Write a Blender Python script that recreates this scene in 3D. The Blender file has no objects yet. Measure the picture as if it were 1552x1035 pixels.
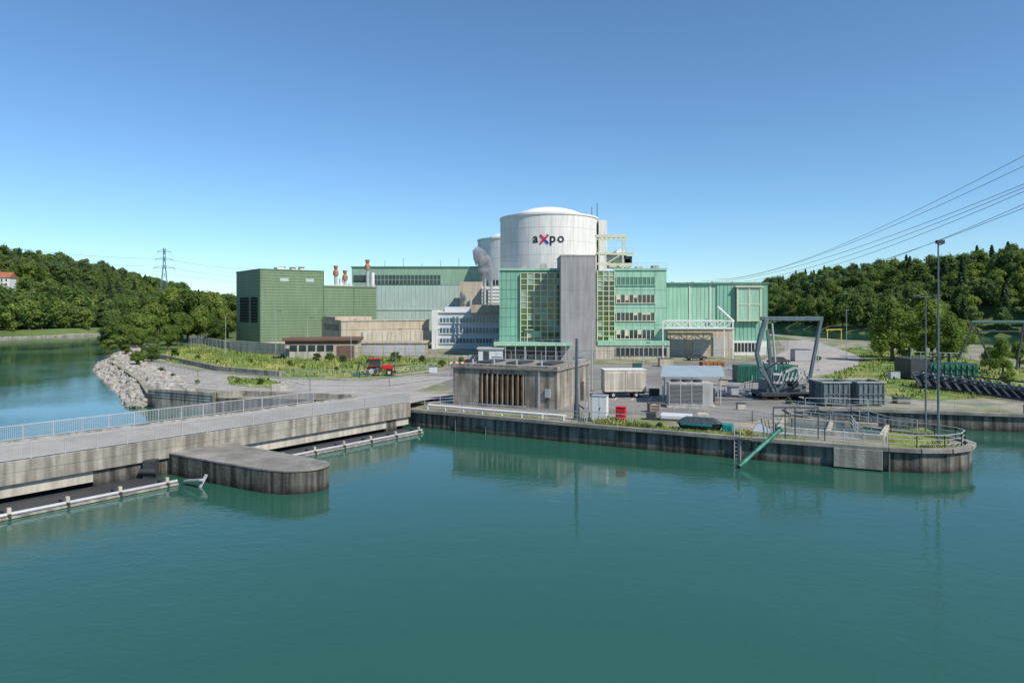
import bpy, math, random
import numpy as np
from mathutils import Vector, Matrix
random.seed(7); rng=np.random.default_rng(7)
R=random.uniform
# --- image pixel coordinates projected to world from assumed viewpoint 12.5 m above river ---
F=1035.;H=12.5;GZ=1.7
def gp(u,v,z=GZ):
    d=(H-z)*F/(v-468.); return ((u-776.)/F*d,d)
def ax(u,d): return (u-776.)/F*d
def zz(v,d): return H-(v-468.)*d/F
scene=bpy.context.scene
COL=scene.collection
# ---------------- materials ----------------
def M(name,c,rough=.6,var=.18,scale=.5,bump=0.,bscale=None,metal=0.,streak=0,col2=None,spec=.3,wet=False,objrand=0.):
    m=bpy.data.materials.new(name); m.use_nodes=True; nt=m.node_tree; N=nt.nodes; L=nt.links
    b=N['Principled BSDF']; b.inputs['Roughness'].default_value=rough; b.inputs['Metallic'].default_value=metal
    b.inputs['Specular IOR Level'].default_value=spec
    g=N.new('ShaderNodeNewGeometry'); pos=g.outputs['Position']
    n=N.new('ShaderNodeTexNoise'); n.inputs['Scale'].default_value=scale; n.inputs['Detail'].default_value=7; n.inputs['Roughness'].default_value=.62
    L.new(pos,n.inputs['Vector'])
    mr=N.new('ShaderNodeMapRange'); mr.inputs[1].default_value=.3; mr.inputs[2].default_value=.7; mr.inputs[3].default_value=1-var; mr.inputs[4].default_value=1+var
    L.new(n.outputs['Fac'],mr.inputs[0])
    val=mr.outputs[0]
    if streak:
        mp=N.new('ShaderNodeMapping'); mp.inputs['Scale'].default_value=(1.6,1.6,.12); L.new(pos,mp.inputs[0])
        n2=N.new('ShaderNodeTexNoise'); n2.inputs['Scale'].default_value=1.3; n2.inputs['Detail'].default_value=6; L.new(mp.outputs[0],n2.inputs['Vector'])
        m2=N.new('ShaderNodeMapRange'); m2.inputs[1].default_value=.38; m2.inputs[2].default_value=.62; m2.inputs[3].default_value=1-streak; m2.inputs[4].default_value=1.1
        L.new(n2.outputs['Fac'],m2.inputs[0])
        mu=N.new('ShaderNodeMath'); mu.operation='MULTIPLY'; L.new(val,mu.inputs[0]); L.new(m2.outputs[0],mu.inputs[1]); val=mu.outputs[0]
    if wet:
        sx=N.new('ShaderNodeSeparateXYZ'); L.new(pos,sx.inputs[0])
        ad=N.new('ShaderNodeMath'); ad.operation='MULTIPLY_ADD'; ad.inputs[1].default_value=.9; L.new(n.outputs['Fac'],ad.inputs[0]); L.new(sx.outputs[2],ad.inputs[2])
        m3=N.new('ShaderNodeMapRange'); m3.inputs[1].default_value=.5; m3.inputs[2].default_value=1.1; m3.inputs[3].default_value=.32; m3.inputs[4].default_value=1
        L.new(ad.outputs[0],m3.inputs[0])
        mu=N.new('ShaderNodeMath'); mu.operation='MULTIPLY'; L.new(val,mu.inputs[0]); L.new(m3.outputs[0],mu.inputs[1]); val=mu.outputs[0]
    rgb=N.new('ShaderNodeRGB'); rgb.outputs[0].default_value=(*c,1); cs=rgb.outputs[0]
    if col2:
        mx=N.new('ShaderNodeMix'); mx.data_type='RGBA'; mx.inputs[7].default_value=(*col2,1); L.new(cs,mx.inputs[6])
        n3=N.new('ShaderNodeTexNoise'); n3.inputs['Scale'].default_value=scale*.37; n3.inputs['Detail'].default_value=5; L.new(pos,n3.inputs['Vector'])
        m4=N.new('ShaderNodeMapRange'); m4.inputs[1].default_value=.4; m4.inputs[2].default_value=.6; L.new(n3.outputs['Fac'],m4.inputs[0])
        f=m4.outputs[0]
        if objrand:
            oi=N.new('ShaderNodeObjectInfo'); a=N.new('ShaderNodeMath'); a.operation='MULTIPLY_ADD'; a.inputs[1].default_value=objrand; L.new(oi.outputs['Random'],a.inputs[0])
            h_=N.new('ShaderNodeMath'); h_.operation='MULTIPLY'; h_.inputs[1].default_value=1-objrand; L.new(f,h_.inputs[0]); L.new(h_.outputs[0],a.inputs[2]); f=a.outputs[0]
        L.new(f,mx.inputs[0]); cs=mx.outputs[2]
    vm=N.new('ShaderNodeVectorMath'); vm.operation='SCALE'; L.new(cs,vm.inputs[0]); L.new(val,vm.inputs['Scale'])
    L.new(vm.outputs[0],b.inputs['Base Color'])
    if bump:
        bn=N.new('ShaderNodeTexNoise'); bn.inputs['Scale'].default_value=bscale or scale*6; bn.inputs['Detail'].default_value=5; L.new(pos,bn.inputs['Vector'])
        bp=N.new('ShaderNodeBump'); bp.inputs['Strength'].default_value=bump; bp.inputs['Distance'].default_value=.1; L.new(bn.outputs['Fac'],bp.inputs['Height']); L.new(bp.outputs[0],b.inputs['Normal'])
    return m
def leafmat(name,c,c2,tr=.38):
    m=M(name,c,rough=.6,var=.3,scale=.35,col2=c2,spec=.15,objrand=.6)
    nt=m.node_tree;N=nt.nodes;L=nt.links; b=N['Principled BSDF']; out=N['Material Output']
    t=N.new('ShaderNodeBsdfTranslucent'); src=b.inputs['Base Color'].links[0].from_socket
    v=N.new('ShaderNodeVectorMath'); v.operation='MULTIPLY'; v.inputs[1].default_value=(1.3,1.35,.6); L.new(src,v.inputs[0]); L.new(v.outputs[0],t.inputs['Color'])
    mx=N.new('ShaderNodeMixShader'); mx.inputs[0].default_value=tr; L.new(b.outputs[0],mx.inputs[1]); L.new(t.outputs[0],mx.inputs[2]); L.new(mx.outputs[0],out.inputs['Surface'])
    return m
conc=M('concrete_weathered',(.34,.31,.26),.85,.26,.5,.25,5,streak=.45)
concW=M('concrete_quay_wall',(.17,.16,.135),.85,.35,.6,.4,4,streak=.75,wet=True)
concD=M('concrete_dark_top',(.20,.19,.165),.9,.28,.8,.3,5,col2=(.29,.27,.23))
concL=M('concrete_light',(.48,.44,.36),.85,.14,.4,.15,5,streak=.25)
concT=M('concrete_tower_grey',(.31,.30,.30),.8,.08,.3,.05,5,streak=.13)
concP=M('concrete_pumphouse',(.32,.29,.235),.85,.28,.6,.3,5,streak=.55)
beige=M('beige_concrete',(.46,.39,.30),.8,.12,.3,.05,4,streak=.16)
deckm=M('bridge_deck',(.33,.305,.27),.9,.14,.8,.1,8,col2=(.39,.36,.315))
asphalt=M('asphalt',(.19,.18,.165),.9,.16,.4,.1,9,col2=(.26,.245,.22))
gravel=M('gravel_ground',(.32,.285,.22),.95,.28,.5,.3,5,col2=(.17,.20,.09))
grassm=M('grass',(.12,.19,.035),.9,.4,.5,.6,3,col2=(.27,.28,.08))
grassd=M('grass_rough',(.06,.11,.025),.9,.35,.25,.6,3,col2=(.11,.16,.04))
blade=M('grass_blade',(.15,.235,.045),.8,.35,.5,col2=(.32,.33,.10))
rock=M('limestone_rock',(.34,.315,.27),.9,.4,.9,.3,6)
reac=M('reactor_concrete',(.70,.675,.63),.75,.05,.12,.03,3,streak=.07)
seam=M('panel_seam',(.40,.40,.385),.8,.1,.5)
seamR=M('reactor_seam',(.53,.51,.48),.8,.1,.5)
domem=M('dome_white',(.80,.79,.76),.6,.05,.3)
greenA=M('green_cladding_dark',(.18,.25,.15),.5,.07,.15,streak=.08)
greenA2=M('green_cladding_rib',(.125,.18,.105),.5,.07,.15)
greenB=M('green_cladding_mid',(.25,.38,.275),.5,.06,.15,streak=.06)
paleB=M('pale_blue_green_cladding',(.40,.50,.45),.5,.06,.2,streak=.06)
seamP=M('pale_cladding_seam',(.33,.42,.38),.5)
teal=M('teal_cladding',(.20,.405,.295),.42,.09,.2,streak=.10)
tealL=M('teal_cladding_light',(.31,.52,.38),.42,.08,.2,streak=.10)
tealD=M('teal_trim_dark',(.10,.205,.15),.5,.08,.3)
cream=M('cream_steel',(.62,.58,.42),.5,.08,.5)
white=M('white_paint',(.70,.69,.66),.5,.08,.5)
offw=M('office_white_panel',(.58,.61,.63),.5,.06,.3)
glass=M('window_glass',(.03,.045,.045),.08,.3,.4,spec=.8)
glassG=M('curtain_glass_painted_reflection',(.015,.06,.025),.08,.5,.35,spec=.8,col2=(.07,.16,.03))  # green mottling paints reflected foliage into the glass colour
glassB=M('blue_window_glass',(.05,.12,.18),.1,.2,.4,spec=.8)
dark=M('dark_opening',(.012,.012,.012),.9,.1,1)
steel=M('galvanised_steel',(.46,.475,.48),.45,.12,1.5,metal=.25)
steelD=M('dark_steel',(.06,.065,.07),.5,.2,1.5,metal=.2)
craneM=M('crane_grey_paint',(.115,.155,.17),.45,.18,1.2,streak=.15)
rust=M('rusty_fins',(.40,.17,.06),.8,.45,1.5,streak=.5)
rustO=M('rust_stack_top',(.38,.17,.08),.7,.3,1)
brown=M('brown_roof',(.16,.095,.07),.7,.15,.6)
red=M('red_paint',(.50,.02,.025),.35,.1,1)
redlogo=M('sign_magenta',(.60,.02,.09),.4,.02,1)
bluelogo=M('sign_blue',(.02,.04,.30),.4,.02,1)
black=M('sign_black',(.015,.015,.018),.5,.05,1)
tyre=M('tyre_rubber',(.02,.02,.02),.9,.15,3)
creamC=M('cream_trailer_panel',(.60,.55,.43),.55,.09,.8,streak=.2)
skipM=M('skip_grey_paint',(.15,.185,.19),.6,.2,1.2,streak=.4)
contG=M('container_green',(.025,.12,.085),.5,.15,1,streak=.2)
tarp=M('tarp_teal',(.02,.22,.22),.5,.25,1.5,.5,3)
pipeG=M('green_pipe_paint',(.04,.19,.14),.4,.25,1.5,streak=.4)
yellow=M('yellow_paint',(.62,.42,.04),.5,.1,1)
poleB=M('blue_grey_pole',(.07,.11,.14),.5,.1,1)
roofr=M('red_tile_roof',(.34,.13,.07),.8,.2,.5)
bark=M('bark',(.12,.10,.075),.9,.3,2)
farm=M('far_hill_woodland_haze_tint',(.13,.20,.19),.95,.3,.02,.6,.05,col2=(.16,.23,.20))  # distance haze is painted in as a blue-green shift of the woodland colour
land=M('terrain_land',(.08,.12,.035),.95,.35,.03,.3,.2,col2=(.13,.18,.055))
lf1=leafmat('foliage_bright',(.135,.205,.045),(.225,.285,.065),.42)
lf2=leafmat('foliage_mid',(.08,.14,.035),(.14,.20,.05),.42)
lf3=leafmat('foliage_conifer',(.04,.08,.037),(.065,.11,.05),.25)
lfF=leafmat('foliage_distant_haze_tint',(.09,.155,.055),(.165,.23,.075),.42)  # leaf colour lightened and cooled to carry painted aerial haze
# ---------------- mesh helpers ----------------
class Part:
    def __init__(s,mat,smooth=False,bevel=0): s.v=[];s.f=[];s.mat=mat;s.smooth=smooth;s.bevel=bevel
    def add(s,vs,fs):
        o=len(s.v); s.v+=[tuple(p) for p in vs]; s.f+=[tuple(i+o for i in f) for f in fs]; return s
    def box(s,x0,x1,y0,y1,z0,z1):
        if x0>x1:x0,x1=x1,x0
        if y0>y1:y0,y1=y1,y0
        if z0>z1:z0,z1=z1,z0
        return s.add([(x0,y0,z0),(x1,y0,z0),(x1,y1,z0),(x0,y1,z0),(x0,y0,z1),(x1,y0,z1),(x1,y1,z1),(x0,y1,z1)],
          [(0,3,2,1),(4,5,6,7),(0,1,5,4),(1,2,6,5),(2,3,7,6),(3,0,4,7)])
    def beam(s,p,q,w,h=None):
        h=h or w; p=Vector(p);q=Vector(q);d=(q-p)
        if d.length<1e-6: return s
        d.normalize(); up=Vector((0,0,1)) if abs(d.z)<.95 else Vector((0,1,0))
        a=d.cross(up).normalized()*w/2; b=a.cross(d).normalized()*h/2
        vs=[p-a-b,p+a-b,p+a+b,p-a+b,q-a-b,q+a-b,q+a+b,q-a+b]
        return s.add(vs,[(0,1,2,3),(7,6,5,4),(0,4,5,1),(1,5,6,2),(2,6,7,3),(3,7,4,0)])
    def cyl(s,p,q,r0,r1=None,n=12,cap=True):
        r1=r0 if r1 is None else r1; p=Vector(p);q=Vector(q);d=(q-p).normalized()
        up=Vector((0,0,1)) if abs(d.z)<.95 else Vector((1,0,0)); a=d.cross(up).normalized();b=d.cross(a).normalized()
        vs=[];
        for i in range(n):
            t=2*math.pi*i/n; e=a*math.cos(t)+b*math.sin(t); vs+=[p+e*r0,q+e*r1]
        fs=[(2*i,2*i+1,(2*i+3)%(2*n),(2*i+2)%(2*n)) for i in range(n)]
        if cap: fs+=[tuple(2*i for i in range(n)),tuple(2*i+1 for i in reversed(range(n)))]
        return s.add(vs,fs)
    def prism(s,poly,z0,z1,bottom=False,top=True,sides=True):
        n=len(poly); a=sum(poly[i][0]*poly[(i+1)%n][1]-poly[(i+1)%n][0]*poly[i][1] for i in range(n))
        if a<0: poly=poly[::-1]
        vs=[(x,y,z0) for x,y in poly]+[(x,y,z1) for x,y in poly]; fs=[]
        if sides: fs+=[(i,(i+1)%n,n+(i+1)%n,n+i) for i in range(n)]
        if top: fs.append(tuple(range(n,2*n)))
        if bottom: fs.append(tuple(reversed(range(n))))
        return s.add(vs,fs)
    def lathe(s,cx,cy,prof,n=64):
        vs=[];k=len(prof)
        for i in range(n):
            t=2*math.pi*i/n
            vs+=[(cx+r*math.cos(t),cy+r*math.sin(t),z) for r,z in prof]
        fs=[]
        for i in range(n):
            j=(i+1)%n
            fs+=[(i*k+m,j*k+m,j*k+m+1,i*k+m+1) for m in range(k-1)]
        return s.add(vs,fs)
    def build(s,name,parent=None):
        me=bpy.data.meshes.new(name); me.from_pydata(s.v,[],s.f); me.materials.append(s.mat); me.update()
        if s.smooth:
            me.shade_smooth()
            try: me.set_sharp_from_angle(angle=math.radians(35))
            except Exception: pass
        o=bpy.data.objects.new(name,me); COL.objects.link(o)
        if s.bevel:
            b=o.modifiers.new('bev','BEVEL'); b.width=s.bevel; b.segments=2; b.limit_method='ANGLE'
        if parent: o.parent=parent
        return o
class Grp:
    def __init__(s,name,loc=(0,0,0),rot=0):
        s.name=name;s.loc=loc;s.rot=rot;s.p={}
    def part(s,n,mat,smooth=False,bevel=0):
        if n not in s.p: s.p[n]=Part(mat,smooth,bevel)
        return s.p[n]
    def done(s):
        e=bpy.data.objects.new(s.name,None); COL.objects.link(e); e.empty_display_size=1
        e.location=s.loc; e.rotation_euler=(0,0,s.rot)
        for n,p in s.p.items():
            if p.v: p.build(n,e)
        return e
def railing(g,pts,h=1.1,post=2.,rails=(.55,1.1),bal=0,r=.04,nm='railing',mat=None):
    P=g.part(nm,mat or steel)
    for a,b in zip(pts[:-1],pts[1:]):
        a=Vector(a);b=Vector(b);Ln=(b-a).length
        n=max(1,round(Ln/post))
        for i in range(n+1):
            p=a.lerp(b,i/n); P.beam(p,p+Vector((0,0,h)),r*1.3)
        for rz in rails: P.beam(a+Vector((0,0,rz)),b+Vector((0,0,rz)),r*1.5 if rz==h else r)
        if bal:
            m=int(Ln/bal)
            for i in range(m):
                p=a.lerp(b,(i+.5)/m); P.beam(p+Vector((0,0,.12)),p+Vector((0,0,h-.05)),.026,.03)
# ---------------- terrain, water ----------------
def sm(t): t=np.clip(t,0,1); return t*t*(3-2*t)
bLy=[-600,0,275,323,450,700,900];bLx=[-245,-235,-212,-197,-168,-172,-190]
bRy=[-600,0,100,200,300,350,500,800];bRx=[370,355,335,300,235,178,168,165]
def wob(x,y): return np.sin(x*.031+1.3)*np.cos(y*.027)+.5*np.sin(x*.07+y*.05)
def height(x,y):
    dL=np.interp(y,bLy,bLx)-x; dR=x-np.interp(y,bRy,bRx)
    hL=3.2*sm(dL/7)+np.clip((-x-275)*.30,4,46)*sm((dL-15)/170)*np.clip(1-(y-650)/400,.15,1)
    hR=3.2*sm(dR/6)+(32+3*np.sin(y*.01))*sm((dR-8)/110)*np.clip(1-(y-560)/500,.2,1)
    base=np.where(dL>0,hL,np.where(dR>0,hR,-3.))
    base=np.where(y>780,np.maximum(base,4*sm((y-780)/30)-0.5),base)
    return base+np.where(base>4,wob(x,y)*1.6,0)
xs=np.unique(np.concatenate([np.arange(-720,720,9.),np.linspace(-4500,-720,14),np.linspace(720,4500,14)]))
ys=np.unique(np.concatenate([np.arange(-100,1100,9.),np.linspace(-800,-100,8),np.linspace(1100,5000,16)]))
XX,YY=np.meshgrid(xs,ys); ZZ=height(XX,YY)
vs=np.stack([XX.ravel(),YY.ravel(),ZZ.ravel()],1); nx=len(xs)
fs=[(j*nx+i,j*nx+i+1,(j+1)*nx+i+1,(j+1)*nx+i) for j in range(len(ys)-1) for i in range(nx-1)]
me=bpy.data.meshes.new('terrain'); me.from_pydata(vs.tolist(),[],fs); me.materials.append(land); me.shade_smooth()
COL.objects.link(bpy.data.objects.new('terrain',me))
def fh(x,y): 
    return (46+16*np.sin(x*.0021+.6)+7*np.sin(x*.009+2)+2*np.sin(x*.04))*sm((y-1250)/500)+3.0*np.sin(x*.11+y*.07)*np.sin(x*.05-y*.09)-3
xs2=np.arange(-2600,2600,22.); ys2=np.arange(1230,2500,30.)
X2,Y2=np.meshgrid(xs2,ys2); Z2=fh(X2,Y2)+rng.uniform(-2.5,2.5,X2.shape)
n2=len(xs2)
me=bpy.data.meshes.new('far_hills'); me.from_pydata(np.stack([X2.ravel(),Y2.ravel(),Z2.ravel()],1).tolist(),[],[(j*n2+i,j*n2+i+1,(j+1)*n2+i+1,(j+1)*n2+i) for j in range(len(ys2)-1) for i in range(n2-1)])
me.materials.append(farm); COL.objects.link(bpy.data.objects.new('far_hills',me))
# water
wm=bpy.data.materials.new('river_water'); wm.use_nodes=True; nt=wm.node_tree;N=nt.nodes;L=nt.links;b=N['Principled BSDF']
b.inputs['Roughness'].default_value=.03; b.inputs['IOR'].default_value=1.38
g=N.new('ShaderNodeNewGeometry')
n=N.new('ShaderNodeTexNoise'); n.inputs['Scale'].default_value=.035; n.inputs['Detail'].default_value=4; L.new(g.outputs['Position'],n.inputs['Vector'])
mx=N.new('ShaderNodeMix'); mx.data_type='RGBA'; mx.inputs[6].default_value=(.021,.090,.064,1); mx.inputs[7].default_value=(.030,.110,.078,1); L.new(n.outputs['Fac'],mx.inputs[0]); L.new(mx.outputs[2],b.inputs['Base Color'])
def wn(sc,scale,dist,rot=0.5):
    mp=N.new('ShaderNodeMapping'); mp.inputs['Scale'].default_value=sc; mp.inputs['Rotation'].default_value=(0,0,rot); L.new(g.outputs['Position'],mp.inputs[0])
    q=N.new('ShaderNodeTexNoise'); q.inputs['Scale'].default_value=scale; q.inputs['Detail'].default_value=3; q.inputs['Distortion'].default_value=dist; L.new(mp.outputs[0],q.inputs['Vector']); return q.outputs['Fac']
a=wn((1,1.7,1),.6,.6); c=wn((1,1.3,1),3.2,.4,.9); big=wn((1,1,1),.04,.6)
ma=N.new('ShaderNodeMath'); ma.operation='MULTIPLY_ADD'; ma.inputs[1].default_value=.42; L.new(c,ma.inputs[0]); L.new(a,ma.inputs[2])
bp=N.new('ShaderNodeBump'); bp.inputs['Distance'].default_value=.07
mr=N.new('ShaderNodeMapRange'); mr.inputs[1].default_value=.4; mr.inputs[2].default_value=.65; mr.inputs[3].default_value=.09; mr.inputs[4].default_value=.38; L.new(big,mr.inputs[0]); L.new(mr.outputs[0],bp.inputs['Strength'])
L.new(ma.outputs[0],bp.inputs['Height']); L.new(bp.outputs[0],b.inputs['Normal'])
Part(wm).add([(-4500,-800,0),(4500,-800,0),(4500,3000,0),(-4500,3000,0)],[(0,1,2,3)]).build('river_water')
# ---------------- island ----------------
isl=[(-12.5,73.5),(-5.8,70),(6.4,63.4),(18,57.5),(28.9,52.5),(31,51.9),(33.3,51.9),(35.3,52.8),(36.6,54.3),(36.8,56),(35.8,57.6),(33.5,60),(30.5,64),(28.5,69),(29,72.5),(32,73.8),(36,73.2),(52,69),(80,63.5),(140,60),(170,90),(170,150),(135,215),(116,235),(108,330),(100,500),(60,640),(-30,640),(-110,520),(-128,330),(-120,230),(-99,170),(-83,141),(-69,121),(-57,104),(-46.5,87),(-36,83),(-17,80.5)]
G=Grp('island_ground')
G.part('paving',gravel).prism(isl,1,GZ,sides=False)
G.part('retaining_wall',concW).prism(isl,-3,GZ-.003,top=False)
G.done()
G=Grp('quay_wall_coping')
cp=G.part('coping',concD,bevel=.03); q=isl[0:20]
for a_,b_ in zip(q[:-1],q[1:]):
    cp.beam((a_[0],a_[1],GZ+.02),(b_[0],b_[1],GZ+.02),.55,.34)
for i in range(0,12):
    t=i/11; x=-5.8+(28.9+5.8)*t; y=70-17.5*t-.05; 
    G.part('wall_joints',concD).box(x,x+.04,y-.16,y+.3,0,1.5)
G.done()
def sheet(name,pts,mat,z): return Part(mat).prism([gp(u,v) for u,v in pts],z-.1,z,sides=False).build(name)
sheet('asphalt_yard',[(640,618),(690,590),(640,570),(690,556),(1150,548),(1215,560),(1235,600),(1200,625),(1130,640),(1000,632),(900,622),(800,628)],asphalt,GZ+.01)
sheet('access_road',[(1150,548),(1190,530),(1180,516),(1225,515),(1270,528),(1303,540),(1300,556),(1262,566),(1215,572),(1200,560)],deckm,GZ+.018)
sheet('riverside_path',[(232,549),(300,563),(420,574),(545,578),(640,570),(690,572),(640,590),(560,606),(430,600),(330,592),(250,580),(225,560)],deckm,GZ+.012)
gl1=[(236,540),(300,522),(430,524),(560,540),(690,548),(650,560),(545,574),(420,571),(330,560),(262,550)]
gl2=[(905,638),(1000,646),(1140,660),(1140,667),(1050,658),(900,645)]
gl3=[(1232,575),(1262,566),(1303,553),(1310,542),(1270,528),(1400,532),(1560,560),(1560,600),(1400,607),(1345,600),(1340,585)]
gl4=[(1340,655),(1400,648),(1440,668),(1430,680),(1350,682)]
gl5=[(345,574),(400,572),(425,582),(420,590),(350,584)]
for nm,pl in (('meadow_grass_area',gl1),('quay_grass_verge',gl2),('roadside_grass',gl3),('spit_grass',gl4),('path_grass_island',gl5)): sheet(nm,pl,grassm,GZ+.03)
Part(grassd).prism([(-99,172),(-84,143),(-60,170),(-88,195),(-84,225),(100,235),(108,330),(100,500),(60,638),(-30,638),(-109,518),(-127,330),(-119,230)],1,GZ+.02,sides=False).build('woodland_floor')
ln=Part(white)
for k in range(12):
    a_=gp(1215+k*1.5,556-k*3.0); ln.box(a_[0],a_[0]+.15,a_[1],a_[1]+1.6,GZ+.02,GZ+.025)
for k in range(7):
    a_=gp(905+k*26,606+k*.4); ln.beam((a_[0],a_[1],GZ+.016),(a_[0]+1.2,a_[1]+4,GZ+.016),.1,.006)
ln.build('road_markings')
def inpoly(x,y,P):
    c=False;j=len(P)-1
    for i in range(len(P)):
        if (P[i][1]>y)!=(P[j][1]>y) and x<(P[j][0]-P[i][0])*(y-P[i][1])/(P[j][1]-P[i][1])+P[i][0]: c=not c
        j=i
    return c
def tufts(name,poly,n,h,w,mat=blade):
    P=[gp(u,v) for u,v in poly]; x0=min(p[0] for p in P);x1=max(p[0] for p in P);y0=min(p[1] for p in P);y1=max(p[1] for p in P)
    pt=Part(mat);k=0
    for _ in range(n*5):
        if k>=n: break
        x,y=R(x0,x1),R(y0,y1)
        if not inpoly(x,y,P): continue
        k+=1; a=R(0,6.28); s=R(.3,1.1)*(1.6 if math.sin(x*.8+math.sin(y))*math.cos(y*.6)>.3 else .6)
        dx,dy=math.cos(a)*w*s,math.sin(a)*w*s; lx,ly=R(-.2,.2),R(-.2,.2)
        pt.add([(x-dx,y-dy,GZ),(x+dx,y+dy,GZ),(x+lx+dx*.4,y+ly+dy*.4,GZ+h*s),(x+lx-dx*.5,y+ly-dy*.5,GZ+h*s*.8)],[(0,1,2,3)])
    pt.build(name)
tufts('meadow_grass',gl1,22000,.42,.12); tufts('verge_grass',gl2,5000,.36,.04); tufts('roadside_long_grass',gl3,12000,.32,.09); tufts('spit_long_grass',gl4,1800,.22,.04); tufts('path_long_grass',gl5,2500,.3,.09)
wx=[(R(-12,28),0) for _ in range(260)]; wd_=Part(blade)
for x,_ in wx:
    y=70-(x+5.8)*.504+R(.35,.7); hh=R(.15,.5)
    for k in range(5): a=R(0,6.28); wd_.add([(x,y,GZ),(x+.06*math.cos(a),y+.06*math.sin(a),GZ),(x+.2*math.cos(a+1),y+.2*math.sin(a+1),GZ+hh*R(.6,1))],[(0,1,2)])
wd_.build('quay_edge_weeds')
# riprap
t_=(1+5**.5)/2
IV=[(-1,t_,0),(1,t_,0),(-1,-t_,0),(1,-t_,0),(0,-1,t_),(0,1,t_),(0,-1,-t_),(0,1,-t_),(t_,0,-1),(t_,0,1),(-t_,0,-1),(-t_,0,1)]
IF=[(0,11,5),(0,5,1),(0,1,7),(0,7,10),(0,10,11),(1,5,9),(5,11,4),(11,10,2),(10,7,6),(7,1,8),(3,9,4),(3,4,2),(3,2,6),(3,6,8),(3,8,9),(4,9,5),(2,4,11),(6,2,10),(8,6,7),(9,8,1)]
rp=Part(rock); edge=[(-46,87.5),(-57,104),(-69,121),(-83,141),(-97,166),(-108,195)]
for i in range(2400):
    t=R(0,1)**1.2*(len(edge)-1); k=min(int(t),len(edge)-2); f=t-k
    a_=Vector(edge[k]);b_=Vector(edge[k+1]); p=a_.lerp(b_,f); d=(b_-a_).normalized(); nrm=Vector((-d.y,d.x))
    s_=R(-5.0,2.8) ; p2=p+nrm*s_; z=GZ+.0-max(0,(s_+1.5))*.45+R(-.2,.3); sc=R(.18,.75)*R(.6,1.2)
    sx,sy,sz=sc*R(.7,1.3),sc*R(.7,1.3),sc*R(.5,.95); ca=R(0,6)
    rp.add([(p2.x+(x*math.cos(ca)-y*math.sin(ca))*sx*R(.45,.62),p2.y+(x*math.sin(ca)+y*math.cos(ca))*sy*R(.45,.62),z+zc*sz*R(.45,.62)) for x,y,zc in IV],IF)
rp.build('riprap_bank')
sp=Part(rock)
for y in range(120,440,2):
    x=float(np.interp(y,bLy,bLx)); sp.beam((x-1+R(-.5,.5),y,.2),(x-1+R(-.5,.5),y+2.0,.2+R(0,.3)),3,.5+R(0,.9))
sp.build('far_bank_stone_edge')
# ---------------- bridge / weir ----------------
B=Grp('weir_bridge',(-32.4,43.2,0),math.atan2(28,21.7))
X0,X1=-60,35.6
B.part('deck',deckm).box(X0,X1,.36,8.14,2.1,2.6)
B.part('kerbs',conc,bevel=.03).box(X0,X1,0,.36,2.0,2.72); B.part('kerbs',conc).box(X0,X1,8.14,8.5,1.4,2.72)
B.part('fascia',conc).box(X0,X1,.02,.6,1.25,1.998)
B.part('lower_band',concL).box(X0,X1,.32,.9,.42,1.248)
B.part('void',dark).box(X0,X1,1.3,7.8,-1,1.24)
for x in (5.5,13,32.5,-18): B.part('bridge_piers',concW).box(x,x+1.4,.3,8.2,-3,2.05)
B.part('bridge_piers',concW).box(6.9,13,.28,8.2,-3,2.05)
for x in range(-56,34,8): B.part('joints',concD).box(x,x+.06,-.012,.03,1.25,2.68)
railing(B,[(X0,.18,2.72),(X1,.18,2.72)],1.1,2.,(.1,1.1),.13)
railing(B,[(X0,8.32,2.72),(X1-6,8.32,2.72)],1.1,2.,(.1,1.1),.13)
B.part('deck_conduit',steelD).beam((X0,.5,2.66),(X1,.5,2.66),.1)
for (xa,xb,yy) in ((-60,9.5,-3.5),(18,34.6,-2.7)):
    B.part('flap_plate',steelD).add([(xa,yy+.15,.12),(xb,yy+.15,.12),(xb,.31,-.1+.2),(xa,.31,-.1+.2)],[(0,1,2,3)])
    B.part('boom_pipe',steel,True).cyl((xa,yy,.28),(xb,yy,.28),.11,n=8)
    B.part('boom_beam',conc).box(xa,xb,yy-.25,yy+.1,.03,.14)
    x=xa+.5
    while x<xb: 
        B.part('boom_brackets',steelD).box(x,x+.14,yy-.3,yy+1.2,.02,.32); B.part('boom_posts',concL).box(x-.03,x+.18,yy-.12,yy+.1,.28,.66); x+=3.1
B.done()
rmp=Part(deckm); rmp.add([(-10.9,71.4,2.6),(-17.4,76.6,2.6),(-15,91,GZ+.02),(-7.6,85,GZ+.02),(-10.9,71.4,1.5),(-17.4,76.6,1.5)],[(0,3,2,1)]); rmp.build('bridge_ramp')
pr=Grp('bridge_pier_nose')
pp=[(-27.8,52.8),(-24,50.4),(-19.7,47.9),(-17.7,46.75),(-16.6,46.25),(-15.4,45.95),(-14.3,46.05),(-13.4,46.5),(-12.9,47.2),(-12.85,48.0),(-13.4,48.8),(-14.4,49.5),(-20.1,53.4),(-25.6,57.6),(-28.5,55)]
pr.part('body',concW,bevel=.05).prism(pp,-3,1.5)
pr.part('cap',concD,bevel=.04).prism([(-20.4+(x+20.4)*1.012,50.9+(y-50.9)*1.012) for x,y in pp],1.5,1.66,bottom=True)
pr.done()
gt=Grp('weir_gate_drive'); x,y=-26.6,50.4
gt.part('body',steelD,bevel=.03).box(x-.4,x+.4,y-.5,y+.3,-.3,1.4); gt.part('arm',steelD).beam((x,y,1.2),(x-1.2,y+1,2.0),.16); gt.part('arm',steelD).cyl((x-.6,y-.5,.6),(x+.6,y-.5,.6),.2)
gt.part('bracket',steel).beam((-23.2,48.6,.3),(-21.6,47.6,.6),.4,.1); gt.part('bracket',steel).beam((-21.9,47.9,0),(-21.6,48.3,.8),.16)
gt.done()
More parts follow.
